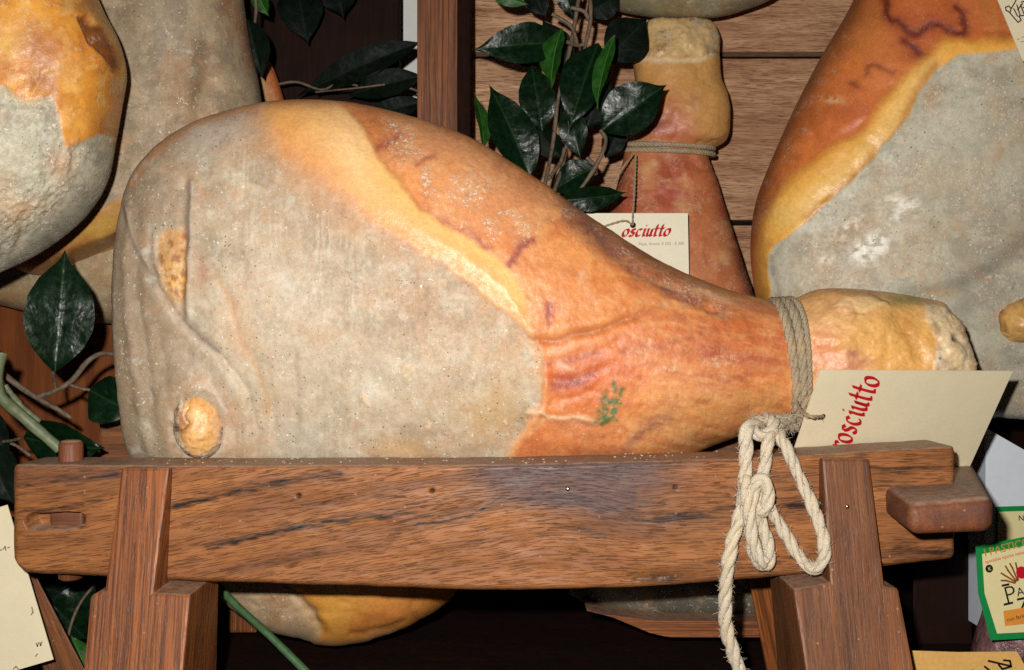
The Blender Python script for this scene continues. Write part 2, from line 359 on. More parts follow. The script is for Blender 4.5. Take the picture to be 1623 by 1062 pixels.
def lump(name, cx, cy, rx, ry, Y, dep, paint, mat, root, n=90, rot=0.0, rough=.06, seed=3, e=.9):
    """a knob: an uneven ellipsoid seen at photo pixel cx, cy"""
    u, v = np.meshgrid(np.linspace(0, np.pi, n), np.linspace(0, 2*np.pi, 2*n, endpoint=False), indexing='ij')
    x = np.sin(u)*np.cos(v); z = np.sin(u)*np.sin(v); y = -np.cos(u)
    r = 1+rough*(fbm(x*2+5, z*2+y*1.4+9, 1.3, 3, seed)*2-1)*2
    X = np.sign(x)*np.abs(x)**e*rx*r; Z = np.sign(z)*np.abs(z)**e*ry*r; c, s = math.cos(rot), math.sin(rot)
    V = P(cx+X*c-Z*s, cy+X*s+Z*c, Y); V[..., 1] += y*dep*r
    sc = (D0+V[..., 1])/(D0+Y); 
    PX, PY = proj(V); col, zone, h = paint(PX.ravel(), PY.ravel(), V.reshape(-1, 3)); V[..., 1] -= h.reshape(V.shape[:2])*.001*np.clip(-y, 0, 1)
    idx = np.arange(n*2*n).reshape(n, 2*n); a, b = idx[:-1], idx[1:]
    q = np.stack([a, b, np.roll(b, -1, 1), np.roll(a, -1, 1)], -1).reshape(-1, 4)
    o = mesh(name, V.reshape(-1, 3), q, mat, root, attrs={'col': col, 'zone': zone})
    bm = bmesh.new(); bm.from_mesh(o.data); bmesh.ops.remove_doubles(bm, verts=bm.verts, dist=1e-6); bmesh.ops.recalc_face_normals(bm, faces=bm.faces); bm.to_mesh(o.data); bm.free()
    return o

class Paint:
    def __init__(s, X, Y, base, warp=5, ws=34, seed=1):
        s.X0, s.Y0 = X, Y; s.seed = seed
        s.X = X+warp*sfbm(X, Y, ws, 5, seed); s.Y = Y+warp*sfbm(X, Y, ws, 5, seed+50)
        s.c = np.tile(alb(base), (len(X), 1)); n = len(X)
        s.gray = np.zeros(n); s.fat = np.zeros(n); s.fl = np.zeros(n); s.h = np.zeros(n)
    def put(s, m, c): s.c = s.c+(alb(c)-s.c)*np.clip(m, 0, 1)[:, None]
    def poly(s, pts, soft=6): return sm(soft, -soft, dline(s.X, s.Y, pts, True))
    def line(s, pts, w, soft=None, curve=True):
        d = dline(s.X, s.Y, crom(pts, 10*len(pts)) if curve and len(pts) > 2 else pts); return np.exp(-(d/w)**2)
    def blob(s, x, y, rx, ry, rot=0):
        c, q = math.cos(rot), math.sin(rot); dx, dy = s.X-x, s.Y-y
        return np.exp(-(((dx*c+dy*q)/rx)**2+((-dx*q+dy*c)/ry)**2))
    def n(s, sc, seed=0, o=4): return fbm(s.X0, s.Y0, sc, o, seed+s.seed*7)
    def noisy(s, sc, a, b, seed=0, o=5): return sm(a, b, s.n(sc, seed, o))
    def out(s): return s.c, np.stack([s.gray, s.fat, s.fl], -1), s.h

# ================================================================== THE SETTING
tag(box(None, 'shelf', M_BLACK, -1.2, 1.2, -.35, 1.0, -.40, -.335, .002), None, None, None, 'structure')
tag(box(None, 'wall', M_WHITEW, -1.3, 1.3, .62, .66, -.334, 1.0, 0), None, None, None, 'structure')
tag(box(None, 'dark_back_panel', M_BLACK, -1.2, 1.2, .57, .60, -.334, -.075, .002), None, None, None, 'structure')

def pz(py, Y): return float(P(0, py, Y)[2])
def pxx(px, Y): return float(P(px, 0, Y)[0])
# plank wall behind the plant and the far hams: each board is a piece of its own
root = thing('plank_wall', 'wall of horizontal reddish boards behind the plant and hams', 'wooden wall', P(1120, 620, .47))
root['kind'] = 'structure'
for (a, b, dy) in ((-170, 82, 0), (91, 348, .004), (357, 610, .001)):
    ob = box(root, 'plank', M_PLANK, pxx(690, .47), pxx(1640, .47), .47+dy, .495, pz(b, .47), pz(a, .47), .0025)
box(root, 'batten', M_BLACK, pxx(690, .47), pxx(1640, .47), .497, .51, pz(612, .47), pz(-170, .47), 0)
o = box(None, 'side_panel', M_DARKP, pxx(-200, .5), pxx(632, .5), .5, .53, pz(1000, .5), pz(-250, .5), .002, 'z'); tag(o, 'dark stained upright panel behind the ham tops and leafy twig', 'panel')
o = box(None, 'side_panel', M_PANEL, pxx(-200, .36), pxx(330, .36), .36, .38, pz(820, .36), pz(-60, .36), .002, 'z'); tag(o, 'brown upright panel behind the lower left leaves', 'panel')
# upright post; the shade on its right side is built as a near-black strip
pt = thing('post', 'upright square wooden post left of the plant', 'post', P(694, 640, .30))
box(pt, 'front_face', M_POST, pxx(661, .30), pxx(725, .30), .30, .35, pz(700, .30), pz(-200, .30), .0015, 'z')
box(pt, 'shade_strip', M_BLACK, pxx(724.5, .30), pxx(745, .30), .306, .35, pz(700, .30), pz(-200, .30), .001, 'z')
o = solid(None, 'post', M_DARKP, [P(1447, 1040, .3), P(1541, 1040, .3), P(1541, 1040, .36), P(1447, 1040, .36)], [P(1447, 840, .3), P(1541, 840, .3), P(1541, 840, .36), P(1447, 840, .36)], .002); tag(o, 'short dark upright behind the right trestle leg, beside the green label', 'post')

# ================================================================== THE TRESTLE
stand = thing('ham_trestle', 'low chestnut trestle carrying the big ham', 'trestle', (0, .1, -.334))
def beam():
    """front beam: grain field, veins, stain, slot"""
    xs = np.r_[18, 20, 23, 27, np.linspace(30, 1506, 560), 1509, 1512, 1514, 1515]
    top = np.interp(xs, [18, 300, 800, 1200, 1515], [737, 738, 737, 726, 707]); bot = np.interp(xs, [18, 40, 300, 800, 1000, 1200, 1515], [893, 909, 922, 937, 932, 918, 887])
    sh = np.interp(xs, [18, 20, 23, 27, 30], [1, .55, .25, .06, 0])+np.interp(xs, [1506, 1509, 1512, 1514, 1515], [0, .06, .25, .55, 1])
    z0 = -(bot-CY)/2000; z1 = -(top-CY)/2000; x = (xs-CX)/2000
    r = .0035; dp = .055; sec = []
    k = 90
    for i in range(k): sec.append((0.0, i/(k-1), r, 0))           # front face, bottom to top
    for a in np.linspace(0, np.pi/2, 5)[1:]: sec.append((r-r*math.cos(a), 1, r-r*math.sin(a), 0))
    for i in range(1, 12): sec.append((r+(dp-2*r)*i/11, 1, 0, 0))
    for a in np.linspace(np.pi/2, 0, 4)[1:]: sec.append((dp-r+r*math.cos(a), 1, r-r*math.sin(a), 0))
    for i in range(1, 5): sec.append((dp, 1-i/4, r, 0))
    for i in range(0, 6): sec.append((dp-r-(dp-2*r)*i/5, 0, 0, 0))
    sec = np.array(sec); n = len(sec)
    zz = np.where(sec[None, :, 1] > .999, z1[:, None]-sec[None, :, 2], np.where(sec[None, :, 1] < .001, z0[:, None]+sec[None, :, 2], (z0[:, None]+r)+(z1-z0-2*r)[:, None]*sec[None, :, 1]))
    yy = np.repeat(sec[None, :, 0], len(xs), 0); xx = np.repeat(x[:, None], n, 1)
    zc = ((z0+z1)/2)[:, None]; zz = zc+(zz-zc)*(1-.05*sh[:, None]); yy = .0275+(yy-.0275)*(1-.18*sh[:, None])
    PX, PY = CX+xx*2000, CY-zz*2000
    front = (np.arange(n) < k)[None, :]
    # relief: mortise at the left end, small dents along the lower edge
    sl = dline(PX, PY, [(54, 827), (121, 826)])
    yy = yy+np.where(front, .020*sm(14.5, 11, sl), 0)
    den = np.exp(-((PX-1050)/55)**2-((PY-916)/10)**2)*(.4+.6*fbm(PX, PY, 9, 3, 5)); yy = yy+np.where(front, .005*den, 0)
    yy = yy+np.where(front, .0009*sfbm(PX, PY*2, 90, 3, 8), 0)
    zz = zz+.0007*sfbm(PX, PY*.2, 36, 4, 33)
    # grain field
    X, Y = PX.ravel(), PY.ravel(); fx = np.linspace(0, 1623, 400)
    slope = np.interp(fx, [0, 200, 300, 600, 760, 900, 1050, 1623], [.10, .13, .20, .17, .10, -.03, .03, .02]); fz = np.cumsum(slope)*(fx[1]-fx[0])/2000
    v = zz.ravel()-np.interp(X, fx, fz)
    v = v-.007*np.exp(-((X-905)/110)**2-((Y-835)/60)**2)+.006*np.exp(-((X-1010)/60)**2-((Y-800)/30)**2)+.0014*sfbm(X, Y*2, 150, 3, 21)
    gc = np.stack([xx.ravel(), v, yy.ravel()], -1)
    wx, wy = X+3*sfbm(X, Y, 22, 4, 4), Y+3*sfbm(X, Y, 22, 4, 9)
    vein = np.zeros(len(X))
    for pts, w, k2 in (([(276, 805), (330, 791), (400, 774), (482, 757), (540, 750)], 4.5, .9), ([(330, 872), (410, 850), (480, 834), (560, 822), (660, 812)], 5, .9), ([(30, 772), (110, 762), (186, 752)], 4, .75),
        ([(30, 812), (90, 806), (178, 790)], 4, .7), ([(660, 830), (740, 819), (775, 800), (800, 789), (850, 793), (905, 788), (930, 800), (955, 810), (975, 806), (990, 796), (1010, 794), (1055, 799)], 2.2, 1.0),
        ([(1040, 822), (1100, 814), (1160, 806), (1300, 800)], 4.5, .8), ([(1300, 735), (1400, 742), (1510, 738)], 4, .6), ([(480, 800), (560, 790), (640, 786)], 3, .4), ([(880, 830), (930, 842), (960, 850)], 4, .5), ([(1420, 868), (1505, 876)], 8, .7), ([(350, 905), (500, 880), (620, 862)], 3, .35)):
        d = dline(wx, wy, crom(pts, 60)); vein = np.maximum(vein, np.clip(.85*k2*np.exp(-(d/(w*.8*(.25+1.2*fbm(X, Y*3, 40, 4, 3))))**2)*sm(.3, .55, fbm(X*.5+Y*.1, Y*6, 14, 3, 12)+.12)+.55*k2*np.exp(-(d/(w*3.0))**2)*sm(.42, .62, fbm(X*.25, Y*2.2, 9, 3, 6)), 0, 1))
    vein = np.maximum(vein, .75*np.exp(-((X-1050)/50)**2-((Y-918)/8)**2))
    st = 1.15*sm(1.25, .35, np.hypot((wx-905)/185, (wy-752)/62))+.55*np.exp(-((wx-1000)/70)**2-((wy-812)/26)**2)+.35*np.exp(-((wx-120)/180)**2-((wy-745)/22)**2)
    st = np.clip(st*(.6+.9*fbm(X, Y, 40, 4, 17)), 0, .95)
    hole = np.zeros(len(X))
    for (hx, hy) in ((473, 785), (685, 778), (1070, 772)): hole = np.maximum(hole, sm(5, 2.5, np.hypot(X-hx, Y-hy)))
    vein = np.maximum(vein, hole); vein = np.maximum(vein, np.where(sl.ravel() < 13, .45*sm(35, 100, X), 0))  # nail holes and the inside of the mortise are coloured darker
    V = np.stack([xx, yy, zz], -1); V[..., 1] += (hole.reshape(xx.shape)*front)*.002
    ns = len(xs); idx = np.arange(ns*n).reshape(ns, n); a, b = idx[:-1], idx[1:]
    q = np.stack([a, np.roll(a, -1, 1), np.roll(b, -1, 1), b], -1).reshape(-1, 4)
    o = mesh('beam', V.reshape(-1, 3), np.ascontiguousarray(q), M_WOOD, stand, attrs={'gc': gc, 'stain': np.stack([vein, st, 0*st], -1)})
    bm = bmesh.new(); bm.from_mesh(o.data); bm.verts.ensure_lookup_table()
    bm.faces.new([bm.verts[i] for i in idx[0]]); bm.faces.new([bm.verts[i] for i in idx[-1][::-1]])
    bmesh.ops.recalc_face_normals(bm, faces=bm.faces); bm.to_mesh(o.data); bm.free(); return o
beam()
zt = -.099
box(stand, 'beam', M_LEGD, -.398, .31, .175, .225, -.19, -.0835, .003)
def leg(mat, up0, up1, lo0, lo1, Yf, Yb):
    """lapped leg that leans out and forward, one timber: the upper part is cut narrower where it laps over the beam"""
    def y_at(py): return Yf[0]+(Yf[1]-Yf[0])*(py-up0[2])/(lo1[2]-up0[2])
    fr = [(up0[0], up0[2]), (up0[1], up0[2]), (up1[1], up1[2]), (lo0[1], lo0[2]+2), (lo1[1], lo1[2]), (lo1[0], lo1[2]), (lo0[0], lo0[2]+4), (up1[0], up1[2]-6)]
    f = [np.array(P(x, y, y_at(y))) for x, y in fr]; bk = [np.array([p[0], Yb, p[2]]) for p in f]
    bm = bmesh.new(); a = [bm.verts.new(p) for p in f]; b = [bm.verts.new(p) for p in bk]; n = len(a)
    bm.faces.new(a); bm.faces.new(b[::-1])
    for i in range(n): bm.faces.new([a[i], b[i], b[(i+1) % n], a[(i+1) % n]])
    bmesh.ops.recalc_face_normals(bm, faces=bm.faces); bmesh.ops.bevel(bm, geom=list(bm.edges), offset=.0022, segments=2, affect='EDGES', profile=.6)
    v = np.array([x.co[:] for x in bm.verts]); bm.verts.index_update(); fs = [[x.index for x in q.verts] for q in bm.faces]; bm.free()
    g = (f[4]+f[5])/2-(f[0]+f[1])/2; g /= np.linalg.norm(g); A = np.cross(g, (0, 1, 0)); A /= np.linalg.norm(A); B = np.cross(g, A)
    return mesh('leg', v, fs, mat, stand, smooth=False, attrs={'gc': np.stack([v@g, v@A, v@B], -1)+RNG.random(3)*3, 'stain': np.zeros((len(v), 3))})
leg(M_LEG, (192, 268, 742), (166, 243, 940), (143, 302, 941), (124, 281, 1150), (-.008, -.056), .045)
leg(M_LEGD, (1303, 1378, 727), (1316, 1402, 930), (1258, 1424, 931), (1290, 1466, 1150), (-.008, -.056), .045)
leg_b = solid(stand, 'leg', M_LEG, [P(1222, 1100, .20), P(1300, 1100, .20), P(1300, 1100, .25), P(1222, 1100, .25)], [P(1186, 915, .17), P(1262, 915, .17), P(1262, 915, .22), P(1186, 915, .22)], .003)
solid(stand, 'leg', M_LEG, [P(362, 1003, .31), P(408, 1003, .31), P(408, 1003, .35), P(362, 1003, .35)], [P(362, 850, .31), P(408, 850, .31), P(408, 850, .35), P(362, 850, .35)], .003)
def rail(x0, x1, y0, y1, z0, z1, r=.010):
    bm = bmesh.new(); bmesh.ops.create_cube(bm, size=1)
    for v in bm.verts: v.co = ((x0+x1)/2+v.co.x*(x1-x0), (y0+y1)/2+v.co.y*(y1-y0), (z0+z1)/2+v.co.z*(z1-z0))
    fe = [e for e in bm.edges if all(abs(v.co.y-y0) < 1e-6 for v in e.verts)]
    ve = [e for e in bm.edges if abs(e.verts[0].co.y-e.verts[1].co.y) > 1e-4]
    bmesh.ops.bevel(bm, geom=fe+ve, offset=r, segments=5, affect='EDGES', profile=.5)
    v = np.array([q.co[:] for q in bm.verts]); bm.verts.index_update(); fs = [[q.index for q in f.verts] for f in bm.faces]; bm.free()
    # the nose slants back to the left, as on the real rail
    gc = np.stack([v[:, 0], v[:, 2], v[:, 1]], -1)+.7
    return mesh('cross_rail', v, fs, M_RAIL, stand, smooth=True, attrs={'gc': gc, 'stain': np.zeros((len(v), 3))})
bar = rail(0, 1, 0, 1, 0, 1, .001)
bm = bmesh.new(); q8 = [bm.verts.new(p) for p in ((.2835, -.082, -.1430), (.3425, -.082, -.1405), (.3435, -.082, -.1150), (.2815, -.082, -.1205), (.318, .13, -.1480), (.424, .13, -.1480), (.424, .13, -.1165), (.318, .13, -.1195))]
for f in ((0, 1, 2, 3), (7, 6, 5, 4), (1, 5, 6, 2), (0, 3, 7, 4), (3, 2, 6, 7), (0, 4, 5, 1)): bm.faces.new([q8[i] for i in f])
bmesh.ops.recalc_face_normals(bm, faces=bm.faces); bmesh.ops.bevel(bm, geom=list(bm.edges), offset=.0075, segments=6, affect='EDGES', profile=.5)
v = np.array([q.co[:] for q in bm.verts]); bm.verts.index_update(); fs = [[q.index for q in f.verts] for f in bm.faces]; bm.free(); bpy.data.objects.remove(bar)
wn = np.array([[vn(p[0]*180, p[2]*180+p[1]*90, 3)] for p in v]).reshape(-1)
mesh('cross_rail', v, fs, M_RAIL, stand, smooth=True, attrs={'gc': np.stack([v[:, 1], v[:, 0], v[:, 2]], -1)+.7, 'stain': np.stack([0*wn, .75*np.exp(-((v[:, 0]-.325)/.02)**2-((v[:, 2]+.126)/.006)**2), 0*wn], -1)})
rail(-.3735, -.346, .0145, .19, -.1548, -.1412, .003)
def peg(px, z0, z1, r, Y):
    n = 28; a = np.linspace(0, 2*np.pi, n, endpoint=False); rows = [(z0, r*.8), (z0+.0015, r), (z1-.004, r), (z1-.0012, r*.93), (z1, r*.72), (z1+.0006, r*.3), (z1+.0006, .0001)]
    x = pxx(px, Y); V = np.array([[(x+rr*math.cos(t)*(1+.03*math.sin(3*t)), Y+rr*math.sin(t), z) for t in a] for z, rr in rows]).reshape(-1, 3)
    idx = np.arange(len(V)).reshape(len(rows), n); A, B = idx[:-1], idx[1:]
    q = np.stack([A, np.roll(A, -1, 1), np.roll(B, -1, 1), B], -1).reshape(-1, 4)
    return mesh('peg', V, np.ascontiguousarray(q), M_RAIL, stand, attrs={'gc': np.stack([V[:, 2], V[:, 0], V[:, 1]], -1), 'stain': np.zeros((len(V), 3))})
peg(112, -.2005, pz(698, .03), .0096, .03)
def ball(name, p, r, mat, root, sq=(1, .6, 1)):
    bm = bmesh.new(); bmesh.ops.create_icosphere(bm, subdivisions=2, radius=1)
    v = np.array([q.co[:] for q in bm.verts])*np.array(sq)*r+np.asarray(p); bm.verts.index_update(); fs = [[q.index for q in f.verts] for f in bm.faces]; bm.free()
    return mesh(name, v, fs, mat, root)
ball('nail', P(900, 775, -.0005), .0019, M_NAIL, stand); ball('nail', P(1343, 803, -.0195), .0016, M_NAIL, stand)

# ================================================================== HAMS
def p_main(X, Y, V):
    p = Paint(X, Y, (232, 144, 76), 5, 34, 1)
    n60, n25, n120 = p.n(60, 1), p.n(25, 2), p.n(120, 3)
    # ---- rind
    p.put(p.noisy(70, .42, .60, 4)*.6, (244, 166, 98)); p.put(p.noisy(44, .50, .62, 5)*.55, (212, 118, 60)); p.put(p.noisy(24, .53, .63, 6)*.5, (248, 182, 116)); p.put(p.noisy(16, .55, .66, 46)*.3, (190, 98, 54))
    p.put(p.poly([(540, 150), (600, 170), (680, 190), (760, 225), (860, 290), (950, 350), (1060, 420), (1010, 425), (900, 350), (800, 280), (700, 235), (640, 260), (590, 240)], 26)*.62, (172, 106, 68))
    p.put(p.poly([(610, 185), (700, 200), (800, 260), (880, 320), (860, 350), (830, 370), (760, 370), (690, 320), (640, 250)], 26)*.5, (226, 166, 118))
    p.put(p.poly([(880, 300), (960, 352), (1060, 418), (1170, 462), (1235, 480), (1235, 500), (1150, 490), (1080, 480), (1010, 440), (930, 390)], 14)*.72, (136, 92, 72))
    p.put(p.line([(900, 345), (960, 385), (1010, 425), (1080, 468), (1150, 500)], 10)*.85*p.noisy(18, .3, .55, 31), (112, 76, 76)); p.h += -1.3*p.line([(960, 388), (1010, 428), (1080, 470), (1150, 502)], 8)+1.0*p.line([(970, 372), (1020, 412), (1090, 452), (1160, 482)], 9); p.put(p.poly([(1040, 690), (1120, 660), (1240, 650), (1260, 680), (1180, 700), (1080, 720)], 12)*.45, (150, 86, 44))
    p.put(p.line([(1080, 440), (1150, 466), (1220, 487)], 12)*.55, (206, 150, 100))
    p.put(p.blob(850, 440, 110, 60, .4)*.45, (234, 160, 98)); p.put(p.blob(930, 470, 90, 70)*.5, (222, 134, 72))
    p.put(p.blob(1130, 560, 150, 74, .1)*.6, (212, 118, 66)); p.put(p.blob(1190, 540, 70, 60)*.45, (196, 98, 60)); p.put(p.blob(1000, 560, 40, 26)*.4, (238, 164, 128)); p.put(p.blob(1080, 610, 60, 30, -.2)*.35, (236, 168, 116)); p.put(p.blob(1060, 520, 70, 34, .2)*.4, (196, 94, 52)); p.put(p.blob(920, 600, 90, 46, -.2)*.6, (222, 104, 50))
    p.put(p.poly([(880, 560), (1000, 530), (1040, 590), (960, 640), (870, 640)], 24)*.35, (204, 98, 54))
    p.put(p.poly([(1000, 660), (1100, 620), (1240, 610), (1250, 665), (1120, 705), (1000, 715)], 24)*.7, (206, 148, 88))
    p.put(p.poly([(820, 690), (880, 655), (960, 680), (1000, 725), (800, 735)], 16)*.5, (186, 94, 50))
    for k, pts in enumerate(([(960, 705), (1020, 675), (1080, 650), (1160, 625)], [(1000, 700), (1040, 682), (1090, 662)], [(1050, 640), (1120, 610), (1220, 590)], [(1080, 575), (1150, 560), (1230, 570)], [(1060, 600), (1150, 595), (1235, 615)], [(900, 700), (960, 690), (1030, 640)], [(1100, 690), (1170, 655), (1240, 640)], [(990, 560), (1060, 545), (1140, 520)], [(1090, 520), (1160, 525), (1230, 540)], [(1030, 505), (1100, 500), (1180, 500)])):
        p.put(p.line(pts, 6)*.42*p.noisy(24, .38, .6, 40+k), (164, 84, 56))
        p.h += -.35*p.line(pts, 7)
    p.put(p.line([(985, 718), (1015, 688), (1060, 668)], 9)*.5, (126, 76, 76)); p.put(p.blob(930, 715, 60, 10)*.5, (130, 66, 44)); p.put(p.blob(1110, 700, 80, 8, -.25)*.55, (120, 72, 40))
    # shank fibres
    fib = fbm(X*.35+Y*.12, Y*1.6-X*.35, 14, 4, 77); p.put(sm(.5, .66, fib)*sm(900, 1050, X)*.30, (240, 178, 114)); p.put(sm(.46, .32, fib)*sm(900, 1050, X)*.22, (190, 96, 52))
    # bruises and veins
    for (x, y, rx, ry, r, c, k) in ((672, 334, 12, 7, .5, (166, 80, 70), .6), (600, 232, 10, 5, -.3, (150, 78, 56), .5), (770, 396, 11, 9, .8, (140, 66, 74), .85), (757, 384, 16, 6, .9, (176, 92, 80), .6), (871, 492, 8, 14, 0, (160, 62, 56), .7), (905, 602, 28, 9, .2, (156, 42, 54), .75), (740, 310, 8, 6, 0, (150, 80, 64), .4), (1010, 455, 20, 10, .3, (186, 98, 70), .4), (1190, 570, 40, 12, .2, (164, 60, 54), .55), (1120, 555, 40, 14, .1, (168, 74, 54), .45), (1240, 545, 12, 30, 0, (186, 78, 48), .5)):
        p.put(p.blob(x, y, rx, ry, r)*k*(.5+n25), c)
    for pts, w, k in (([(590, 240), (612, 228), (632, 214)], 5, .55), ([(806, 420), (818, 405), (832, 386), (846, 380)], 5.5, .85), ([(660, 262), (676, 250), (690, 246)], 4, .4), ([(878, 612), (905, 608), (945, 590)], 5, .7), ([(868, 480), (872, 520)], 4, .5), ([(866, 578), (905, 570), (950, 560)], 4, .45), ([(690, 345), (730, 370), (760, 385)], 7, .35)):
        dl = dline(p.X0+5*sfbm(X, Y, 10, 4, 81), p.Y0+5*sfbm(X, Y, 10, 4, 82), crom(pts, 40) if len(pts) > 2 else pts); p.put(np.exp(-(dl/(w*(.5+1.1*p.n(12, 83))))**2)*k, (126, 44, 52)); p.put(np.exp(-(dl/(w*2.4))**2)*k*.4, (188, 96, 76)); p.h -= .25*p.line(pts, w)
    wr = [(845, 541), (880, 538), (925, 528), (980, 512), (1030, 490), (1070, 470)]
    p.put(p.line(wr, 6)*.55*sm(1090, 980, X), (164, 84, 42)); p.h += (-2.6*p.line(wr, 7)+1.5*p.line([(a, b-16) for a, b in wr], 12))*sm(1090, 960, X)
    for pts in ([(862, 572), (920, 562), (980, 545)], [(868, 600), (910, 598), (960, 580)], [(862, 660), (920, 668), (960, 675)], [(850, 640), (900, 632), (940, 620)]): p.h -= 1.1*p.line(pts, 7)
    p.put(p.line([(864, 556), (900, 552), (960, 538)], 8)*.4, (232, 158, 96))
    # ---- fat lip
    fat = [(405, 150), (520, 148), (538, 166), (572, 200), (600, 250), (640, 296), (665, 330), (702, 356), (750, 382), (790, 410), (822, 446), (834, 480), (842, 530), (800, 494), (750, 452), (700, 414), (640, 380), (590, 352), (530, 312), (480, 278), (440, 240), (415, 200)]
    fm = p.poly(fat, 7); fsd = dline(p.X, p.Y, fat, True)
    p.put(fm, (250, 186, 120)); p.put(fm*p.noisy(80, .4, .62, 8)*.5, (252, 196, 136)); p.put(fm*p.noisy(26, .52, .64, 73)*.35, (240, 164, 96)); p.put(fm*p.blob(470, 190, 70, 34)*.7, (242, 180, 104)); p.put(fm*p.blob(560, 240, 44, 70, -.5)*.75, (252, 212, 150))
    p.put(fm*p.line([(440, 240), (480, 278), (530, 312), (590, 352), (640, 380), (700, 414), (750, 452), (800, 494), (842, 530)], 18)*.8, (240, 150, 66)); p.put(fm*p.line([(600, 260), (665, 340), (750, 392), (800, 430), (822, 470)], 16)*.6, (252, 204, 118))
    p.put(fm*p.blob(500, 270, 60, 30, .6)*.55, (226, 150, 92)); p.put(fm*p.blob(430, 200, 30, 40)*.4, (222, 140, 56))
    lip = sm(640, 760, X)
    p.h += (1.5+.9*lip)*sm(4, -34, fsd)+.3*lip*p.line([(700, 385), (750, 415), (800, 455), (825, 490)], 18)
    p.put(p.line([(538, 166), (572, 200), (600, 250), (640, 296), (665, 330)], 7)*(1-fm)*.55, (176, 104, 56)); p.h -= .9*p.line([(560, 180), (585, 215), (612, 258), (650, 306), (680, 345)], 12)*(1-fm)
    p.put(p.line([(425, 165), (520, 160), (620, 178)], 9)*.5, (196, 116, 56))
    # ---- larded face
    gp = [(100, 420), (190, 280), (250, 205), (345, 160), (404, 172), (412, 205), (436, 244), (480, 282), (530, 316), (590, 356), (640, 384), (700, 418), (750, 456), (800, 498), (840, 534), (858, 560), (861, 600), (856, 640), (838, 668), (818, 700), (800, 760), (790, 900), (100, 900)]
    gs = dline(p.X, p.Y, gp, True); sw = 4+34*sm(690, 520, X)*sm(330, 420, X); gm = np.clip(.5-gs/(2*sw), 0, 1); gm = gm*gm*(3-2*gm)
    p.put(gm, (189, 166, 138)); p.gray = gm.copy(); p.h -= 1.2*sm(8, -10, gs)+1.0*sm(3, -3, gs)*sm(680, 740, X); p.put(p.line([(700, 414), (750, 452), (800, 494), (842, 532)], 5)*.35, (214, 176, 136))
    p.put(gm*p.noisy(80, .44, .58, 10)*.7, (208, 192, 166)); p.put(gm*p.noisy(100, .50, .64, 11)*.5, (190, 148, 112)); p.put(gm*p.noisy(46, .53, .64, 12)*.5, (148, 128, 104)); p.put(gm*p.noisy(28, .55, .66, 13)*.3, (200, 158, 120)); p.put(gm*p.noisy(20, .56, .66, 53)*.3, (222, 212, 190)); p.put(gm*p.noisy(13, .57, .68, 54)*.3, (158, 138, 112))
    vs1 = fbm(p.X/3.4, p.Y/75, 1, 4, 91); vs2 = fbm(p.X/5.5, p.Y/130, 1, 3, 93); wv = gm*sm(330, 400, X)*sm(760, 600, X)
    wv = wv*p.noisy(90, .42, .62, 94); p.put(wv*sm(.60, .70, vs1)*.32, (230, 218, 196)); p.put(wv*sm(.58, .70, vs2)*.25, (172, 148, 118)); p.h += wv*(.2*sm(.5, .7, vs1)-.15*sm(.5, .7, vs2))
    p.put(gm*p.blob(450, 500, 130, 150)*.5, (216, 202, 178)); p.put(gm*p.blob(640, 600, 140, 70)*.4, (218, 202, 174)); p.put(gm*p.blob(480, 700, 70, 30)*.6, (196, 190, 172))
    p.put(gm*p.line([(400, 210), (450, 270), (540, 330), (640, 395), (730, 450), (810, 515), (845, 580)], 26)*.55*p.noisy(40, .3, .6, 14), (206, 158, 116)); p.put(gm*p.blob(345, 205, 60, 26, -.4)*.6, (192, 178, 166)); p.put(gm*p.blob(700, 490, 60, 22, .5)*.5, (176, 136, 98)); p.put(gm*p.blob(545, 350, 60, 26, .6)*.4, (194, 148, 106))
    p.put(gm*p.blob(640, 715, 50, 18)*.55, (216, 166, 104)); p.put(gm*p.blob(770, 660, 50, 36)*.45, (204, 168, 108)); p.put(gm*p.blob(800, 590, 34, 60)*.4, (206, 158, 112)); p.put(gm*p.blob(428, 640, 14, 40)*.4, (180, 140, 76)); p.put(gm*p.blob(800, 640, 30, 40)*.35, (180, 148, 92))
    left_shade = sm(330, 200, X)*gm; p.put(left_shade*.75, (140, 120, 98)); p.put(gm*p.blob(260, 700, 90, 60)*.5, (160, 146, 118)); p.put(gm*p.blob(225, 560, 40, 90)*.35, (168, 138, 104))  # left edge turns away from the flash: its shade is painted into the colour
    p.put(gm*p.blob(380, 520, 34, 60, -.3)*.4, (214, 170, 128)); p.put(gm*p.blob(372, 700, 30, 60)*.3, (200, 158, 112))
    p.put(p.line([(205, 290), (240, 245), (290, 206), (345, 180), (400, 168)], 7)*.65, (206, 142, 92))
    # bright wiped patches and the rags of skin at the right edge of the face
    p.put(gm*p.blob(460, 455, 60, 26, .3)*.5*p.noisy(24, .4, .6, 15), (224, 216, 200)); p.put(gm*p.blob(590, 620, 16, 22)*.6, (224, 216, 196)); p.put(gm*p.blob(310, 240, 26, 20)*.35, (206, 196, 182))
    for (x, y, r) in ((645, 588, 9), (643, 603, 7), (678, 676, 6), (800, 672, 4), (582, 640, 6), (575, 632, 7)): 
        m = sm(1.2, .7, np.hypot(p.X-x, (p.Y-y)*.8)/r); p.put(m*.7*p.noisy(7, .42, .55, 71), (238, 204, 164)); p.h += .7*m
    edge = [(842, 536), (852, 560), (858, 600), (856, 640), (838, 668)]
    p.put(p.line(edge, 6)*.75, (226, 168, 118)); p.h += 1.5*p.line([(a+8, b) for a, b in edge], 8)
    tear = [(836, 655), (855, 652), (868, 660), (890, 664), (915, 661), (940, 668)]
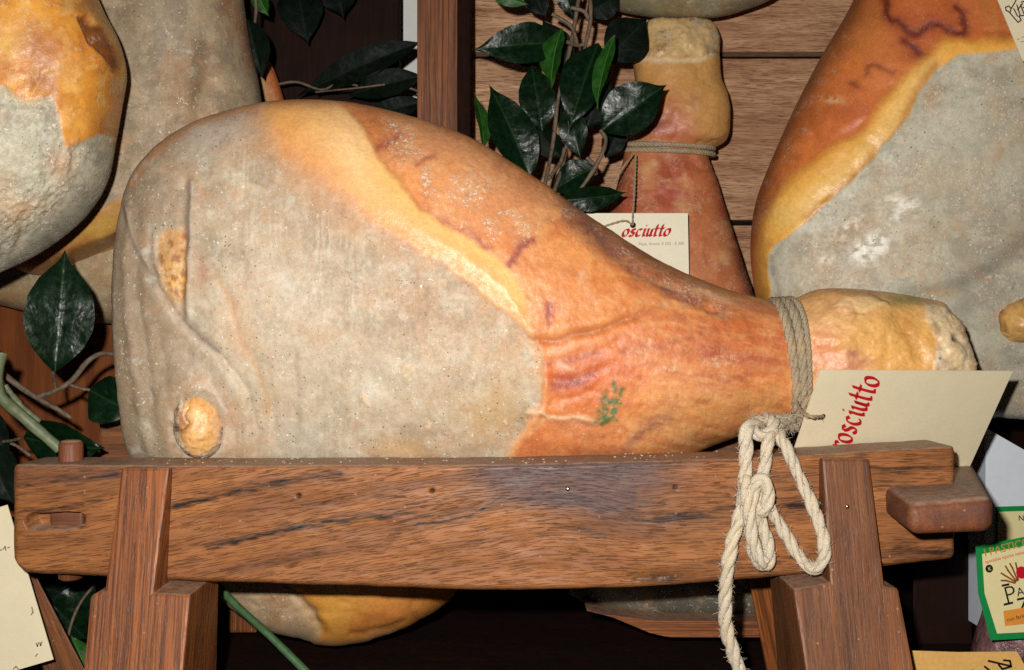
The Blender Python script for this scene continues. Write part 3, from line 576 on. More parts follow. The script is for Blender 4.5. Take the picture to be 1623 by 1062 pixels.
    p.put(p.line(tear, 4)*.85, (236, 196, 152)); p.h += 1.4*p.line(tear, 4); p.put(p.line([(a, b+8) for a, b in tear], 4)*.5, (168, 92, 58)); p.put(p.poly([(815, 700), (850, 660), (870, 664), (830, 700), (815, 730), (800, 730)], 6)*.6, (232, 176, 120))
    # folds at the butt end, the shade in their creases painted as dark lines
    A = [(300, 290), (298, 340), (296, 400), (293, 450), (295, 500)]; B = [(238, 430), (262, 470), (300, 518), (345, 560), (385, 612), (402, 670), (405, 720)]
    C = [(340, 430), (365, 480), (385, 540), (412, 600), (425, 660)]; E = [(192, 330), (206, 385), (232, 428), (240, 450)]; G = [(186, 330), (183, 430), (186, 520), (205, 640), (222, 720)]; H = [(238, 360), (236, 400), (243, 440)]
    p.h += 2.2*p.line([(a+6, b) for a, b in A], 7)-2.0*p.line([(a-7, b) for a, b in A], 9); p.put(p.line([(a-4, b) for a, b in A], 6)*.5, (120, 100, 92)); p.put(p.line([(a+4, b) for a, b in A], 2.6)*.8, (216, 202, 190))
    p.h += -2.2*p.line(B, 6)+1.6*p.line([(a-9, b+13) for a, b in B], 12); p.put(p.line(B[:4], 2.8)*.7, (96, 78, 74)); p.put(p.line([(a-4, b+6) for a, b in B[:4]], 4)*.4, (200, 184, 166))
    p.h -= 1.0*p.line(C, 9); p.put(p.line(C, 5)*.45, (204, 150, 100)); p.h += -1.6*p.line(E, 7)+1.2*p.line([(a+10, b) for a, b in E], 7); p.put(p.line(E, 3.5)*.45, (126, 108, 96)); p.put(p.line([(a+7, b) for a, b in E], 3)*.4, (204, 190, 172))
    p.h += 1.6*p.line([(a+14, b) for a, b in G], 7)-1.2*p.line([(a+30, b) for a, b in G], 9); p.h -= 1.4*p.line(H, 6)
    for k, pts in enumerate(([(215, 480), (228, 560), (236, 640)], [(250, 520), (262, 600), (265, 640)], [(330, 590), (350, 640), (372, 700)], [(205, 300), (212, 350), (222, 390)], [(560, 590), (560, 650), (556, 700)], [(470, 560), (474, 640), (470, 700)], [(420, 580), (430, 640), (428, 690)], [(390, 300), (385, 380), (392, 440)])):
        p.h -= .8*p.line(pts, 7); p.put(p.line(pts, 4)*.3, (140, 116, 92) if k % 2 else (216, 204, 182))
    hol = p.poly([(246, 380), (262, 362), (292, 366), (294, 440), (290, 476), (270, 470), (252, 440)], 5)
    p.put(hol*.8, (206, 152, 88)); p.put(p.blob(276, 445, 18, 26, -.2)*.9, (232, 176, 84)); p.put(p.blob(283, 385, 9, 22)*.6, (214, 146, 70)); p.put(hol*p.noisy(12, .48, .62, 16)*.8, (150, 94, 50)); p.put(hol*p.noisy(12, .55, .66, 74)*.5, (232, 196, 140)); p.h += hol*1.6*(p.n(14, 75)-.5); p.h += -2.4*hol+1.2*hol*p.n(12, 17); p.gray *= 1-.6*hol
    p.put(p.blob(320, 430, 12, 22)*.55, (176, 120, 74)); p.put(p.blob(245, 385, 5, 26)*.5, (214, 200, 180))
    dk_ = np.hypot((X-315)/40, (Y-672)/52)+.10*sfbm(X, Y, 16, 4, 66); p.h += .5*np.exp(-((dk_-1.05)/.10)**2)*(p.n(14, 67))-.8*sm(.95, .75, dk_); p.put(np.exp(-((dk_-1.14)/.14)**2)*.6*p.noisy(12, .38, .55, 68), (226, 212, 192)); p.put(np.exp(-((dk_-1.0)/.05)**2)*.3, (130, 106, 88)); p.put(np.exp(-((dk_-1.3)/.25)**2)*.3, (210, 162, 124))
    # ---- hock end beyond the rope
    hk = sm(1250, 1266, p.X); p.put(hk, (242, 190, 128)); p.fat += hk*.7
    p.put(hk*p.blob(1300, 560, 44, 40)*.8, (224, 140, 98)); p.put(hk*p.blob(1345, 590, 30, 30)*.7, (206, 128, 104)); p.put(hk*p.blob(1300, 480, 40, 24)*.5, (196, 134, 82)); p.put(hk*p.poly([(1335, 540), (1385, 492), (1440, 480), (1500, 520), (1500, 640), (1400, 640), (1370, 570)], 24)*.75, (238, 178, 92)); p.put(hk*p.poly([(1322, 484), (1340, 468), (1375, 470), (1404, 482), (1370, 494), (1330, 486)], 4)*.8, (242, 202, 146)); p.put(hk*p.line([(1352, 506), (1372, 492), (1404, 480)], 3)*.6, (240, 196, 130)); p.put(hk*p.line([(1318, 486), (1345, 488), (1356, 500), (1352, 508)], 3)*.5, (186, 120, 76)); p.put(hk*p.line([(1375, 466), (1395, 478), (1408, 482)], 3)*.7, (150, 92, 50)); p.put(hk*p.blob(1435, 470, 30, 5)*.7, (136, 130, 60)); p.put(hk*p.blob(1350, 462, 50, 6, .1)*.6, (176, 112, 62))
    p.put(hk*p.blob(1440, 520, 14, 40, -.3)*.5, (190, 126, 56)); p.h += -1.5*p.line([(1420, 480), (1435, 520), (1460, 560)], 12)+1.6*p.poly([(1322, 484), (1340, 468), (1375, 470), (1404, 482), (1370, 494), (1330, 486)], 5)+1.8*p.line([(1340, 540), (1375, 500), (1408, 482)], 14)
    rag = p.poly([(1470, 478), (1500, 486), (1540, 520), (1560, 600), (1480, 640), (1478, 580), (1488, 540), (1470, 505)], 4); p.put(rag*.9, (232, 206, 162)); p.put(rag*p.noisy(26, .48, .62, 18)*.6, (178, 140, 106)); p.put(rag*p.noisy(14, .56, .66, 19)*.5, (230, 212, 186)); p.fl += rag*.15; p.h += rag*(1.0+1.0*(p.n(22, 20)-.5)); p.put(p.blob(1514, 537, 5, 7)*.95, (58, 36, 32)); p.h -= 5*p.blob(1514, 537, 6, 7); p.put(p.blob(1485, 568, 9, 12)*.6, (232, 214, 190)); p.put(p.blob(1486, 566, 2.2, 2.2)*.9, (40, 30, 28))
    p.h += hk*(5.5*(p.n(48, 84)-.5)+2.0*(p.n(20, 85)-.5)); p.h += hk*sm(1470, 1500, p.X)*4.5*(p.n(24, 86)-.55); p.put(hk*p.blob(1440, 476, 40, 8)*.6, (120, 132, 66)); p.put(p.blob(1352, 560, 9, 6)*.7, (150, 72, 64)); p.put(p.blob(1370, 574, 20, 8)*.5, (176, 110, 90))
    # ---- salt flakes on the rind, the green ink stamp
    p.fl += 1.3*p.poly([(612, 196), (640, 205), (690, 250), (770, 290), (830, 340), (850, 370), (800, 390), (740, 360), (690, 310), (640, 250)], 26)*p.noisy(26, .42, .6, 21)*(1-gm)
    p.fl += .10*(1-gm)*p.noisy(34, .48, .64, 22)*(1-hk)+.75*p.line([(620, 200), (642, 220), (648, 238)], 8)+.6*p.line([(900, 330), (1000, 400), (1080, 455), (1140, 480)], 12)*p.noisy(16, .45, .6, 23)+.5*p.blob(1060, 570, 30, 20)*p.noisy(14, .5, .6, 72)+.5*p.blob(1145, 570, 24, 14)
    for (x, y, rx, ry, r) in ((924, 437, 6, 12, .3), (1055, 482, 6, 5, 0), (880, 556, 30, 6, -.2), (900, 580, 18, 4, .3), (1130, 470, 30, 5, .3)): p.put(p.blob(x, y, rx, ry, r)*.6, (238, 190, 150))
    sx, sy = p.X0+2*sfbm(X, Y, 9, 3, 61), p.Y0+2*sfbm(X, Y, 9, 3, 62); g = np.zeros(len(X))
    for pts in ([(973, 608), (976, 620)], [(962, 622), (956, 634), (966, 640)], [(988, 616), (980, 630), (972, 640)], [(958, 640), (972, 634), (980, 644)], [(966, 632), (974, 648), (968, 660)], [(982, 640), (976, 652)], [(948, 652), (958, 660), (972, 652)], [(944, 668), (954, 656), (962, 668), (972, 660)], [(954, 672), (966, 664), (976, 666)], [(956, 648), (968, 650)]):
        g = np.maximum(g, sm(7.0, 1.2, dline(sx, sy, pts)))
    p.put(g*(.35+.6*p.noisy(7, .3, .6, 24)), (72, 114, 66))
    p.h += 1.2*(p.n(46, 25)-.5)+1.0*(p.n(18, 26)-.5)*(1-fm*.6); p.h += (1-gm)*(1-fm)*.9*(p.n(9, 27)-.5)
    p.fat = np.clip(p.fat+fm, 0, 1); p.fl = np.clip(p.fl, 0, 1)
    return p.out()
main = thing('big_ham', 'whole cured ham lying across the trestle, shank tied with rope', 'ham', P(560, 735, .115))
ctrl_main = [(194, 525, 194, 525, 0), (196, 430, 202, 620, .030), (205, 318, 214, 704, .050), (226, 260, 226, 748, .062), (276, 212, 274, 768, .073), (345, 180, 345, 778, .080), (440, 160, 440, 782, .083), (540, 160, 540, 782, .085), (640, 180, 640, 781, .085), (740, 215, 740, 779, .083), (840, 276, 840, 773, .080), (940, 347, 940, 764, .075), (1040, 411, 1040, 742, .069), (1130, 451, 1130, 706, .060), (1200, 472, 1200, 682, .050), (1245, 479, 1252, 668, .044), (1300, 458, 1308, 668, .049), (1390, 461, 1395, 666, .050), (1460, 472, 1468, 658, .047), (1488, 478, 1498, 650, .043), (1504, 494, 1514, 638, .038), (1516, 528, 1524, 622, .028), (1524, 572, 1525, 586, 0)]
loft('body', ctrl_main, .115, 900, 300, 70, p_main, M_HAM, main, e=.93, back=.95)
def p_knob(X, Y, V):
    p = Paint(X, Y, (240, 186, 122), 3, 16, 4)
    p.put(p.noisy(30, .45, .6, 1)*.6, (246, 194, 122)); p.put(p.noisy(16, .5, .62, 2)*.5, (220, 152, 84)); p.put(p.blob(320, 640, 30, 18)*.6, (248, 184, 112)); p.put(p.blob(318, 700, 24, 20)*.4, (232, 180, 96))
    d = np.hypot((X-316)/37, (Y-673)/50); rim = sm(.84, 1.0, d+.10*sfbm(X, Y, 14, 4, 6)); p.put(rim*.85, (206, 178, 146)); p.put(rim*p.noisy(9, .5, .6, 7)*.8, (120, 92, 74)); p.put(rim*p.noisy(7, .54, .62, 8)*.9, (236, 222, 200)); p.h += rim*2.2*(p.n(7, 9)-.4)
    p.put(p.blob(284, 664, 13, 15)*.9, (190, 140, 104)); p.put(p.line([(300, 648), (292, 660), (300, 672), (286, 682)], 1.6)*.7, (112, 68, 48)); p.put(p.blob(280, 676, 6, 9)*.9, (74, 38, 44)); p.h -= 1.5*p.line([(300, 648), (292, 660), (300, 672), (286, 682)], 3.5)
    p.put(p.line([(344, 625), (350, 650), (340, 668), (348, 690)], 5)*.5, (226, 180, 150)); p.fat += .5*(1-rim); p.fl += .8*rim; p.h += 1.6*(p.n(22, 12)-.5)+.5*(p.n(8, 13)-.5); p.put(p.noisy(6, .6, .7, 14)*.35, (176, 120, 70))
    return p.out()
lump('bone_knob', 316, 673, 39, 52, .056, .021, p_knob, M_HAM, main, rot=-.12, seed=8, rough=.05, n=120)
def simple_ham(seed, rind, f=None):
    def g(X, Y, V):
        p = Paint(X, Y, rind, 6, 40, seed)
        p.put(p.noisy(60, .44, .62, 1)*.55, np.array(rind)*np.array((1.08, 1.10, 1.12))); p.put(p.noisy(30, .5, .66, 2)*.5, np.array(rind)*np.array((.85, .78, .72)))
        if f: f(p, X, Y)
        rd = np.clip(1-np.abs(p.n(130, 27)*2-1)*7, 0, 1); p.h += 1.5*(p.n(60, 25)-.5)+1.2*(p.n(20, 26)-.5)+5*(p.n(150, 28)-.5)-1.6*rd*sm(.4, .6, p.n(90, 29)); p.fat = np.clip(p.fat, 0, 1); p.fl = np.clip(p.fl, 0, 1); return p.out()
    return g
def face(p, gp, base=(188, 174, 144), soft=4):
    gm = p.poly(gp, soft); p.put(gm, base); p.gray = np.maximum(p.gray, gm); b = np.array(base, float)
    p.put(gm*p.noisy(80, .44, .58, 10)*.7, b*1.10); p.put(gm*p.noisy(100, .52, .64, 11)*.6, b*np.array((1.02, .87, .74))); p.put(gm*p.noisy(40, .53, .64, 12)*.55, b*.82); p.put(gm*p.noisy(18, .55, .64, 13)*.5, b*1.14); p.put(gm*p.noisy(12, .57, .66, 14)*.4, b*.84); p.h -= 1.5*gm; return gm
# right ham
def f_right(p, X, Y):
    p.put(p.line([(1340, 0), (1290, 100), (1240, 200), (1205, 300), (1195, 380)], 26)*.6, (150, 92, 50)); p.put(p.blob(1350, 200, 90, 100, .5)*.5, (206, 104, 58)); p.put(p.blob(1460, 30, 110, 50)*.6, (198, 94, 50)); p.put(p.blob(1380, 60, 40, 60)*.5, (212, 134, 66)); p.put(p.line([(1560, 0), (1580, 40), (1600, 70)], 22)*.5, (172, 116, 62)); p.put(p.blob(1268, 135, 10, 30, .5)*.6, (100, 118, 50))
    fat = [(1623, 60), (1540, 66), (1500, 60), (1465, 90), (1440, 118), (1400, 160), (1370, 205), (1320, 235), (1270, 270), (1240, 305), (1212, 350), (1196, 400), (1200, 480), (1245, 520), (1640, 520), (1640, 60)]
    fm = p.poly(fat, 12); p.put(fm, (250, 184, 84)); p.fat += fm; p.put(fm*p.noisy(30, .5, .62, 44)*.4, (236, 160, 70)); p.put(fm*p.line([(1470, 110), (1400, 215), (1330, 285), (1250, 345)], 22)*.7, (252, 208, 124)); p.put(fm*p.line([(1215, 400), (1218, 440), (1225, 480)], 14)*.6, (216, 160, 62)); p.put(fm*p.line([(1480, 104), (1440, 165), (1422, 205), (1392, 242), (1350, 288), (1280, 345)], 8)*.7, (196, 126, 52)); p.h += 3*fm
    gm = face(p, [(1700, 68), (1610, 78), (1565, 84), (1520, 90), (1484, 110), (1450, 155), (1438, 185), (1418, 208), (1392, 245), (1350, 292), (1282, 348), (1226, 400), (1219, 430), (1233, 500), (1300, 700), (1900, 800)], (192, 184, 162), 3)
    p.put(gm*.2, (184, 186, 170)); p.put(gm*p.blob(1500, 250, 120, 90)*.35, (212, 204, 180)); p.put(gm*p.blob(1340, 372, 60, 18, -.7)*.65, (178, 146, 106)); p.put(gm*np.clip(1.6*p.blob(1380, 392, 30, 16, -.5), 0, 1)*1.2*p.noisy(12, .36, .5, 3), (255, 250, 236)); p.put(gm*np.clip(1.4*p.blob(1425, 330, 26, 20), 0, 1)*.9*p.noisy(12, .42, .56, 4), (250, 242, 224)); p.put(gm*np.clip(1.4*p.blob(1345, 360, 30, 8, -.6), 0, 1)*.8*p.noisy(9, .45, .58, 45), (246, 238, 218)); p.put(gm*p.blob(1310, 410, 18, 10)*.9*p.noisy(10, .38, .55, 5), (240, 226, 200)); p.put(gm*p.blob(1475, 155, 14, 24, .3)*.7, (184, 140, 92)); p.put(gm*p.line([(1450, 478), (1520, 450), (1580, 420), (1640, 380)], 14)*.6, (132, 122, 106)); p.h += -3*p.line([(1440, 480), (1520, 452), (1580, 425), (1640, 380)], 16)*gm; p.put(gm*p.blob(1490, 465, 26, 9)*.6, (200, 168, 120)); p.put(gm*p.blob(1600, 590, 80, 60)*.45, (140, 130, 114)); p.put(gm*p.blob(1605, 370, 30, 40)*.4, (168, 130, 94))
    p.fl += .6*gm*p.noisy(40, .5, .62, 6); p.put(gm*p.blob(1560, 470, 70, 26, -.5)*.5, (122, 112, 96))
    for pts, w in (([(1402, -10), (1406, 28), (1430, 36), (1452, 52), (1470, 44), (1480, 38)], 6), ([(1488, 42), (1510, 46), (1528, 48), (1528, 20), (1515, 10)], 6), ([(1434, 62), (1446, 76), (1456, 84)], 7), ([(1376, 112), (1384, 100), (1420, 112)], 4), ([(1350, 130), (1362, 134)], 5)):
        k = .95 if w > 5 else .5; vw = w*(.55+1.0*p.n(11, 8)); dl = dline(p.X+3*sfbm(X, Y, 9, 3, 5), p.Y+3*sfbm(X, Y, 9, 3, 6), crom(pts, 40)); p.put(np.exp(-(dl/vw)**2)*k, (66, 16, 22)); p.put(np.exp(-(dl/(w*2.6))**2)*.4*k, (150, 58, 38)); p.h -= .45*np.exp(-(dl/vw)**2)
    p.put(p.blob(1322, 158, 16, 6)*.8*p.noisy(7, .4, .5, 9), (236, 196, 140)); p.fl += .5*p.line([(1330, 60), (1270, 180), (1215, 290), (1200, 380)], 22)*p.noisy(14, .5, .64, 9)
hr = thing('hanging_ham', 'large ham with smooth grey face and yellow fat edge hanging at the right', 'ham', P(1500, 640, .29))
loft('body', [(1480, -320, 1540, -320, 0), (1440, -220, 1600, -260, .05), (1385, -100, 1730, -150, .08), (1345, 0, 1800, -20, .09), (1302, 78, 1850, 120, .098), (1262, 158, 1890, 220, .10), (1226, 240, 1910, 320, .10), (1200, 310, 1920, 420, .10), (1191, 370, 1910, 520, .098), (1193, 430, 1880, 600, .095), (1210, 500, 1830, 650, .09), (1270, 580, 1760, 672, .08), (1380, 640, 1680, 668, .06), (1520, 660, 1600, 660, 0)], .29, 520, 220, 40, simple_ham(21, (218, 122, 56), f_right), M_HAM, hr, e=.72)
def p_knob2(X, Y, V):
    p = Paint(X, Y, (216, 162, 86), 3, 16, 14); p.put(p.line([(1580, 520), (1578, 500), (1598, 476), (1612, 472)], 9)*.85, (96, 52, 48)); p.put(p.line([(1593, 510), (1596, 535)], 3)*.5, (120, 76, 40)); p.put(p.noisy(24, .45, .62, 1)*.5, (232, 186, 116)); p.fat += .6; return p.out()
lump('bone_knob', 1616, 510, 44, 36, .205, .03, p_knob2, M_HAM, hr, seed=5)
# standing ham at the back (shank up)
def f_back(p, X, Y):
    hk = sm(245, 225, p.Y); p.put(hk, (214, 160, 92)); p.fat += hk*.6; p.put(hk*p.blob(1050, 190, 60, 44)*.85, (196, 100, 72)); p.put(hk*p.blob(1030, 195, 30, 18)*.6, (130, 76, 72)); p.put(hk*p.blob(1085, 215, 40, 22)*.7, (190, 88, 66)); p.put(hk*p.blob(1120, 180, 36, 60)*.5, (226, 174, 104)); p.put(hk*p.blob(1100, 160, 10, 16)*.4, (170, 112, 94))
    rg = sm(92, 82, p.Y); p.put(rg*.9, (206, 180, 136)); p.put(rg*p.blob(1100, 50, 40, 22)*.8, (176, 164, 148)); p.put(rg*p.blob(1035, 75, 20, 8)*.6, (176, 116, 62)); p.put(p.line([(1005, 92), (1050, 96), (1100, 94), (1145, 76)], 5)*.8, (232, 208, 168)); p.put(rg*p.noisy(9, .56, .68, 2)*.7, (150, 108, 66)); p.put(p.blob(1048, 51, 4, 2)*.9, (70, 44, 26)); p.h += rg*(7*(p.n(28, 3)-.5)+1.2*(p.n(10, 4)-.5)); p.put(rg*p.noisy(30, .46, .58, 5)*.6, (232, 190, 124)); p.h += hk*4*(p.n(50, 6)-.5); p.put(rg*p.blob(1030, 50, 16, 16)*.7, (226, 188, 124))
    lo = sm(240, 256, p.Y); p.put(lo*p.blob(1065, 300, 26, 50, .2)*.7, (166, 56, 52)); p.put(lo*p.blob(975, 300, 20, 50)*.65, (158, 44, 34)); p.put(lo*p.blob(1000, 320, 14, 20)*.5, (172, 40, 36)); p.put(lo*p.blob(1130, 300, 30, 70)*.5, (204, 120, 66)); p.put(lo*p.line([(1150, 330), (1180, 420), (1195, 470)], 14)*.65, (92, 52, 40)); p.put(lo*p.blob(1120, 400, 30, 50)*.4, (196, 128, 82)); p.fl += .3*lo*p.noisy(22, .48, .62, 6); p.put(lo*p.noisy(30, .5, .64, 7)*.35, (190, 84, 54)); p.put(lo*p.noisy(24, .54, .66, 8)*.4, (224, 160, 108))
    for (x, y, rx, ry) in ((1024, 270, 9, 14), (1080, 325, 12, 9), (1086, 285, 5, 10), (1040, 262, 8, 6), (1150, 405, 12, 14)): p.put(lo*p.blob(x, y, rx, ry)*.7, (232, 178, 124))
hb = thing('standing_ham', 'ham standing shank upward against the boards, tied with thin twine', 'ham', P(1060, 520, .38))
loft('body', [(1070, 28, 1076, 28, 0), (1026, 36, 1120, 34, .022), (1008, 60, 1140, 58, .032), (1003, 95, 1141, 90, .036), (1006, 130, 1143, 124, .037), (1001, 180, 1157, 172, .043), (994, 215, 1154, 220, .043), (990, 238, 1124, 243, .035), (984, 270, 1136, 285, .040), (969, 325, 1154, 345, .05), (950, 390, 1180, 420, .06), (930, 450, 1200, 490, .065), (940, 530, 1190, 540, .05), (1050, 560, 1080, 560, 0)], .38, 420, 170, 40, simple_ham(22, (200, 120, 78), f_back), M_HAM, hb)
# ham above it: only the rounded underside comes into the picture
def f_top(p, X, Y): face(p, [(700, -400), (1500, -400), (1500, 60), (700, 60)], (156, 150, 118)); p.put(p.blob(1000, 8, 60, 10)*.4, (120, 112, 84))
hu = thing('overhead_ham', 'grey rounded underside of a ham hanging above the plant', 'ham', P(1080, 30, .36))
loft('body', [(880, -160, 880, -160, 0), (900, -270, 905, -60, .05), (960, -330, 965, 8, .08), (1040, -350, 1030, 27, .09), (1120, -340, 1110, 31, .09), (1200, -300, 1180, 19, .08), (1270, -230, 1250, -20, .05), (1300, -130, 1300, -130, 0)], .36, 160, 90, 30, simple_ham(23, (176, 130, 84), f_top), M_HAM, hu)
# far left hams
def f_la(p, X, Y):
    p.put(p.noisy(50, .4, .6, 31)*.6, (232, 164, 66)); p.put(p.noisy(26, .5, .64, 41)*.6, (190, 120, 52)); p.put(p.noisy(18, .52, .64, 42)*.5, (238, 190, 112)); p.fat += .6; p.fl += .3*p.noisy(20, .5, .64, 43); p.put(p.blob(130, 200, 40, 36)*.8, (240, 168, 70)); p.put(p.blob(40, 20, 90, 22)*.6, (224, 160, 60)); p.put(p.blob(20, 70, 40, 26)*.7, (234, 184, 102)); p.put(p.blob(65, 70, 44, 34, .6)*.8, (172, 100, 46)); p.put(p.blob(64, 120, 26, 40)*.7, (168, 104, 60)); p.put(p.blob(95, 110, 20, 12)*.6, (208, 158, 96))
    hole = p.poly([(124, 28), (140, 24), (152, 36), (166, 44), (178, 80), (188, 100), (182, 120), (166, 92), (142, 66)], 4); p.put(hole*.9, (112, 56, 22)); p.put(hole*p.noisy(14, .45, .6, 32)*.6, (150, 84, 34)); p.h -= 6*hole
    p.put(p.line([(176, 45), (196, 80), (200, 115), (192, 140)], 9)*.7, (206, 168, 92)); p.put(p.line([(186, 130), (180, 170), (172, 220)], 8)*.7, (176, 150, 126)); p.put(p.line([(165, 190), (160, 225)], 6)*.6, (178, 90, 34))
    gm = face(p, [(-300, 130), (0, 138), (40, 160), (80, 155), (92, 180), (98, 210), (108, 240), (130, 228), (158, 214), (175, 215), (220, 260), (220, 500), (-300, 500)], (182, 176, 154)); p.put(gm*p.blob(100, 262, 22, 26)*.6, (206, 150, 106)); p.put(gm*p.blob(40, 330, 40, 16)*.5, (214, 164, 122)); p.put(gm*p.blob(30, 170, 40, 30)*.5*p.noisy(10, .4, .6, 33), (112, 100, 82)); p.put(gm*p.blob(155, 245, 22, 30)*.5*p.noisy(10, .45, .6, 34), (116, 112, 94)); p.fl += gm*.8*p.noisy(20, .4, .6, 35); p.h += gm*3.2*(p.n(7, 36)-.5); p.put(p.line([(0, 140), (40, 162), (82, 156)], 6)*.5, (206, 176, 130))
ha = thing('hanging_ham', 'ham with orange fat patch and brown gouge at the top left corner', 'ham', P(60, 440, .07))
loft('body', [(20, -230, -60, -230, 0), (90, -170, -200, -170, .05), (140, -60, -290, -60, .07), (166, 0, -310, 0, .078), (190, 50, -320, 60, .08), (201, 100, -320, 110, .08), (194, 150, -310, 170, .08), (184, 210, -300, 230, .079), (172, 272, -280, 290, .076), (146, 322, -250, 340, .07), (106, 362, -200, 390, .06), (50, 402, -140, 425, .042), (-30, 446, -60, 448, 0)], .07, 330, 170, 30, simple_ham(24, (226, 146, 54), f_la), M_HAM, ha, e=.66)
def f_lb(p, X, Y):
    gm = face(p, [(-100, -400), (900, -400), (900, 340), (190, 315), (120, 345), (-100, 420)], (166, 146, 118)); p.put(gm*p.blob(310, 140, 20, 40)*.5, (118, 92, 64)); p.put(gm*p.blob(205, 20, 20, 40)*.5, (136, 108, 78)); p.put(gm*p.blob(270, 40, 40, 40)*.4, (180, 166, 144)); p.put(p.line([(360, 0), (385, 40), (400, 100)], 12)*.6, (166, 108, 70)); p.h += 3*p.line([(300, 60), (295, 150), (280, 240)], 20)-3*p.line([(330, 60), (320, 150), (300, 240)], 16)
    p.put(p.blob(160, 362, 40, 22, -.4)*.9, (218, 172, 84)); p.fat += .7*p.blob(160, 362, 50, 30); p.put(p.line([(115, 398), (140, 385)], 12)*.7, (170, 108, 52))
hl = thing('hanging_ham', 'brownish grey ham hanging behind the big ham, right of the gouged one', 'ham', P(250, 420, .27))
loft('body', [(330, -260, 250, -260, 0), (370, -160, 160, -160, .05), (382, -60, 100, -60, .075), (388, 0, 80, 0, .08), (396, 60, 70, 80, .085), (409, 120, 60, 160, .085), (417, 180, 40, 230, .085), (420, 250, 20, 300, .08), (400, 310, 0, 370, .075), (330, 350, 10, 415, .06), (250, 368, 50, 438, .045), (150, 405, 100, 425, 0)], .27, 300, 150, 30, simple_ham(25, (196, 140, 80), f_lb), M_HAM, hl, e=.85)
def f_lc(p, X, Y):
    face(p, [(-400, 300), (900, 300), (900, 700), (-400, 700)], (166, 148, 116)); p.put(p.blob(10, 470, 40, 24)*.6, (186, 140, 84)); p.put(p.blob(140, 500, 60, 10)*.4, (128, 112, 84))
hc = thing('hanging_ham', 'lower grey ham behind the tall glossy leaf', 'ham', P(100, 510, .30))
loft('body', [(-160, 430, -160, 430, 0), (-130, 370, -130, 455, .03), (-60, 330, -60, 474, .05), (0, 310, 0, 484, .055), (60, 300, 70, 500, .06), (140, 300, 140, 511, .06), (220, 310, 220, 512, .06), (300, 340, 300, 490, .045), (350, 420, 350, 425, 0)], .33, 220, 90, 30, simple_ham(26, (176, 134, 84), f_lc), M_HAM, hc)
# ham under the trestle
def f_un(p, X, Y):
    gm = face(p, [(300, 800), (450, 900), (470, 945), (500, 965), (506, 1000), (480, 1060), (300, 1060)], (186, 158, 124)); p.put(p.blob(530, 960, 40, 50)*.7, (226, 168, 70)); p.put(p.line([(448, 932), (480, 950), (505, 985)], 4)*.6, (110, 78, 50)); p.put(p.blob(600, 980, 40, 14, -.2)*.6, (190, 108, 50)); p.put(p.line([(420, 1000), (500, 1016), (560, 1022), (640, 1000)], 6)*.6, (184, 160, 126)); p.h += -2.5*p.line([(455, 935), (485, 955), (510, 1000)], 9)-2*p.line([(560, 1004), (600, 1002), (640, 985)], 6); p.fat += .4
hn = thing('lower_ham', 'ham with orange rind hanging below the trestle beam', 'ham', P(540, 1010, .26))
loft('body', [(330, 880, 330, 880, 0), (345, 830, 350, 938, .04), (400, 780, 405, 990, .065), (470, 760, 475, 1014, .075), (540, 755, 540, 1024, .08), (600, 760, 600, 1012, .078), (660, 780, 665, 985, .07), (715, 820, 715, 952, .05), (745, 880, 745, 890, 0)], .26, 230, 110, 30, simple_ham(27, (214, 140, 66), f_un), M_HAM, hn)
def f_un2(p, X, Y): face(p, [(700, 700), (1500, 700), (1500, 1100), (700, 1100)], (122, 116, 100)); p.put(p.noisy(40, .45, .6, 3)*.5, (86, 80, 68))
h2 = thing('lower_ham', 'dim grey ham lying on the low curved rail behind the trestle', 'ham', P(1080, 985, .30))
loft('body', [(900, 940, 900, 940, 0), (930, 890, 940, 962, .03), (1000, 860, 1000, 975, .05), (1080, 850, 1080, 980, .055), (1160, 860, 1160, 979, .05), (1230, 890, 1230, 975, .03), (1260, 930, 1260, 930, 0)], .30, 150, 80, 24, simple_ham(28, (130, 110, 84), f_un2), M_HAM, h2)
# sliver of rind behind the top of the big ham
def f_sl(p, X, Y): p.put(p.line([(402, 100), (412, 130), (424, 165)], 7)*.9, (224, 180, 120))
hs = thing('hanging_ham', 'narrow orange strip of a far ham just above the big ham', 'ham', P(430, 200, .42))
loft('body', [(398, 70, 404, 70, 0), (400, 88, 422, 90, .008), (403, 108, 433, 108, .012), (409, 130, 441, 128, .013), (418, 160, 450, 158, .013), (430, 200, 462, 195, .012), (445, 230, 455, 230, 0)], .42, 90, 60, 20, simple_ham(29, (196, 112, 62), f_sl), M_HAM, hs)
# curved rail under the dim ham
rr = P(np.linspace(930, 1420, 60) , 0, .22); xs = np.linspace(930, 1420, 60)
tp = np.interp(xs, [930, 960, 1040, 1190, 1420], [966, 974, 984, 985, 985]); bt = np.interp(xs, [930, 970, 1030, 1060, 1200, 1330, 1390, 1420], [968, 978, 1003, 1010, 1010, 1008, 1020, 1040])
ring = [np.stack([P(xs, y, .23)[:, 0], np.full(60, Y), P(xs, y, .23)[:, 2]], -1) for (y, Y) in ((tp, .23), (tp, .28), (bt, .28), (bt, .23))]
V = np.stack(ring, 1).reshape(-1, 3); idx = np.arange(240).reshape(60, 4); A, B = idx[:-1], idx[1:]
o = mesh('curved_rail', V, np.stack([A, B, np.roll(B, -1, 1), np.roll(A, -1, 1)], -1).reshape(-1, 4), M_LEG, None, False, {'gc': V*1.0, 'stain': np.zeros((240, 3))}); tag(o, 'thin rail with curved lower edge under the dim grey ham', 'rail')
# dusty board leaning at lower left
o = solid(None, 'leaning_board', M_LEGD, [P(85, 1110, .10), P(160, 1110, .10), P(160, 1110, .15), P(85, 1110, .15)], [P(0, 860, .10), P(30, 860, .10), P(30, 860, .15), P(0, 860, .15)], .002); tag(o, 'dusty slanted board between the cream card and the left trestle leg', 'board')

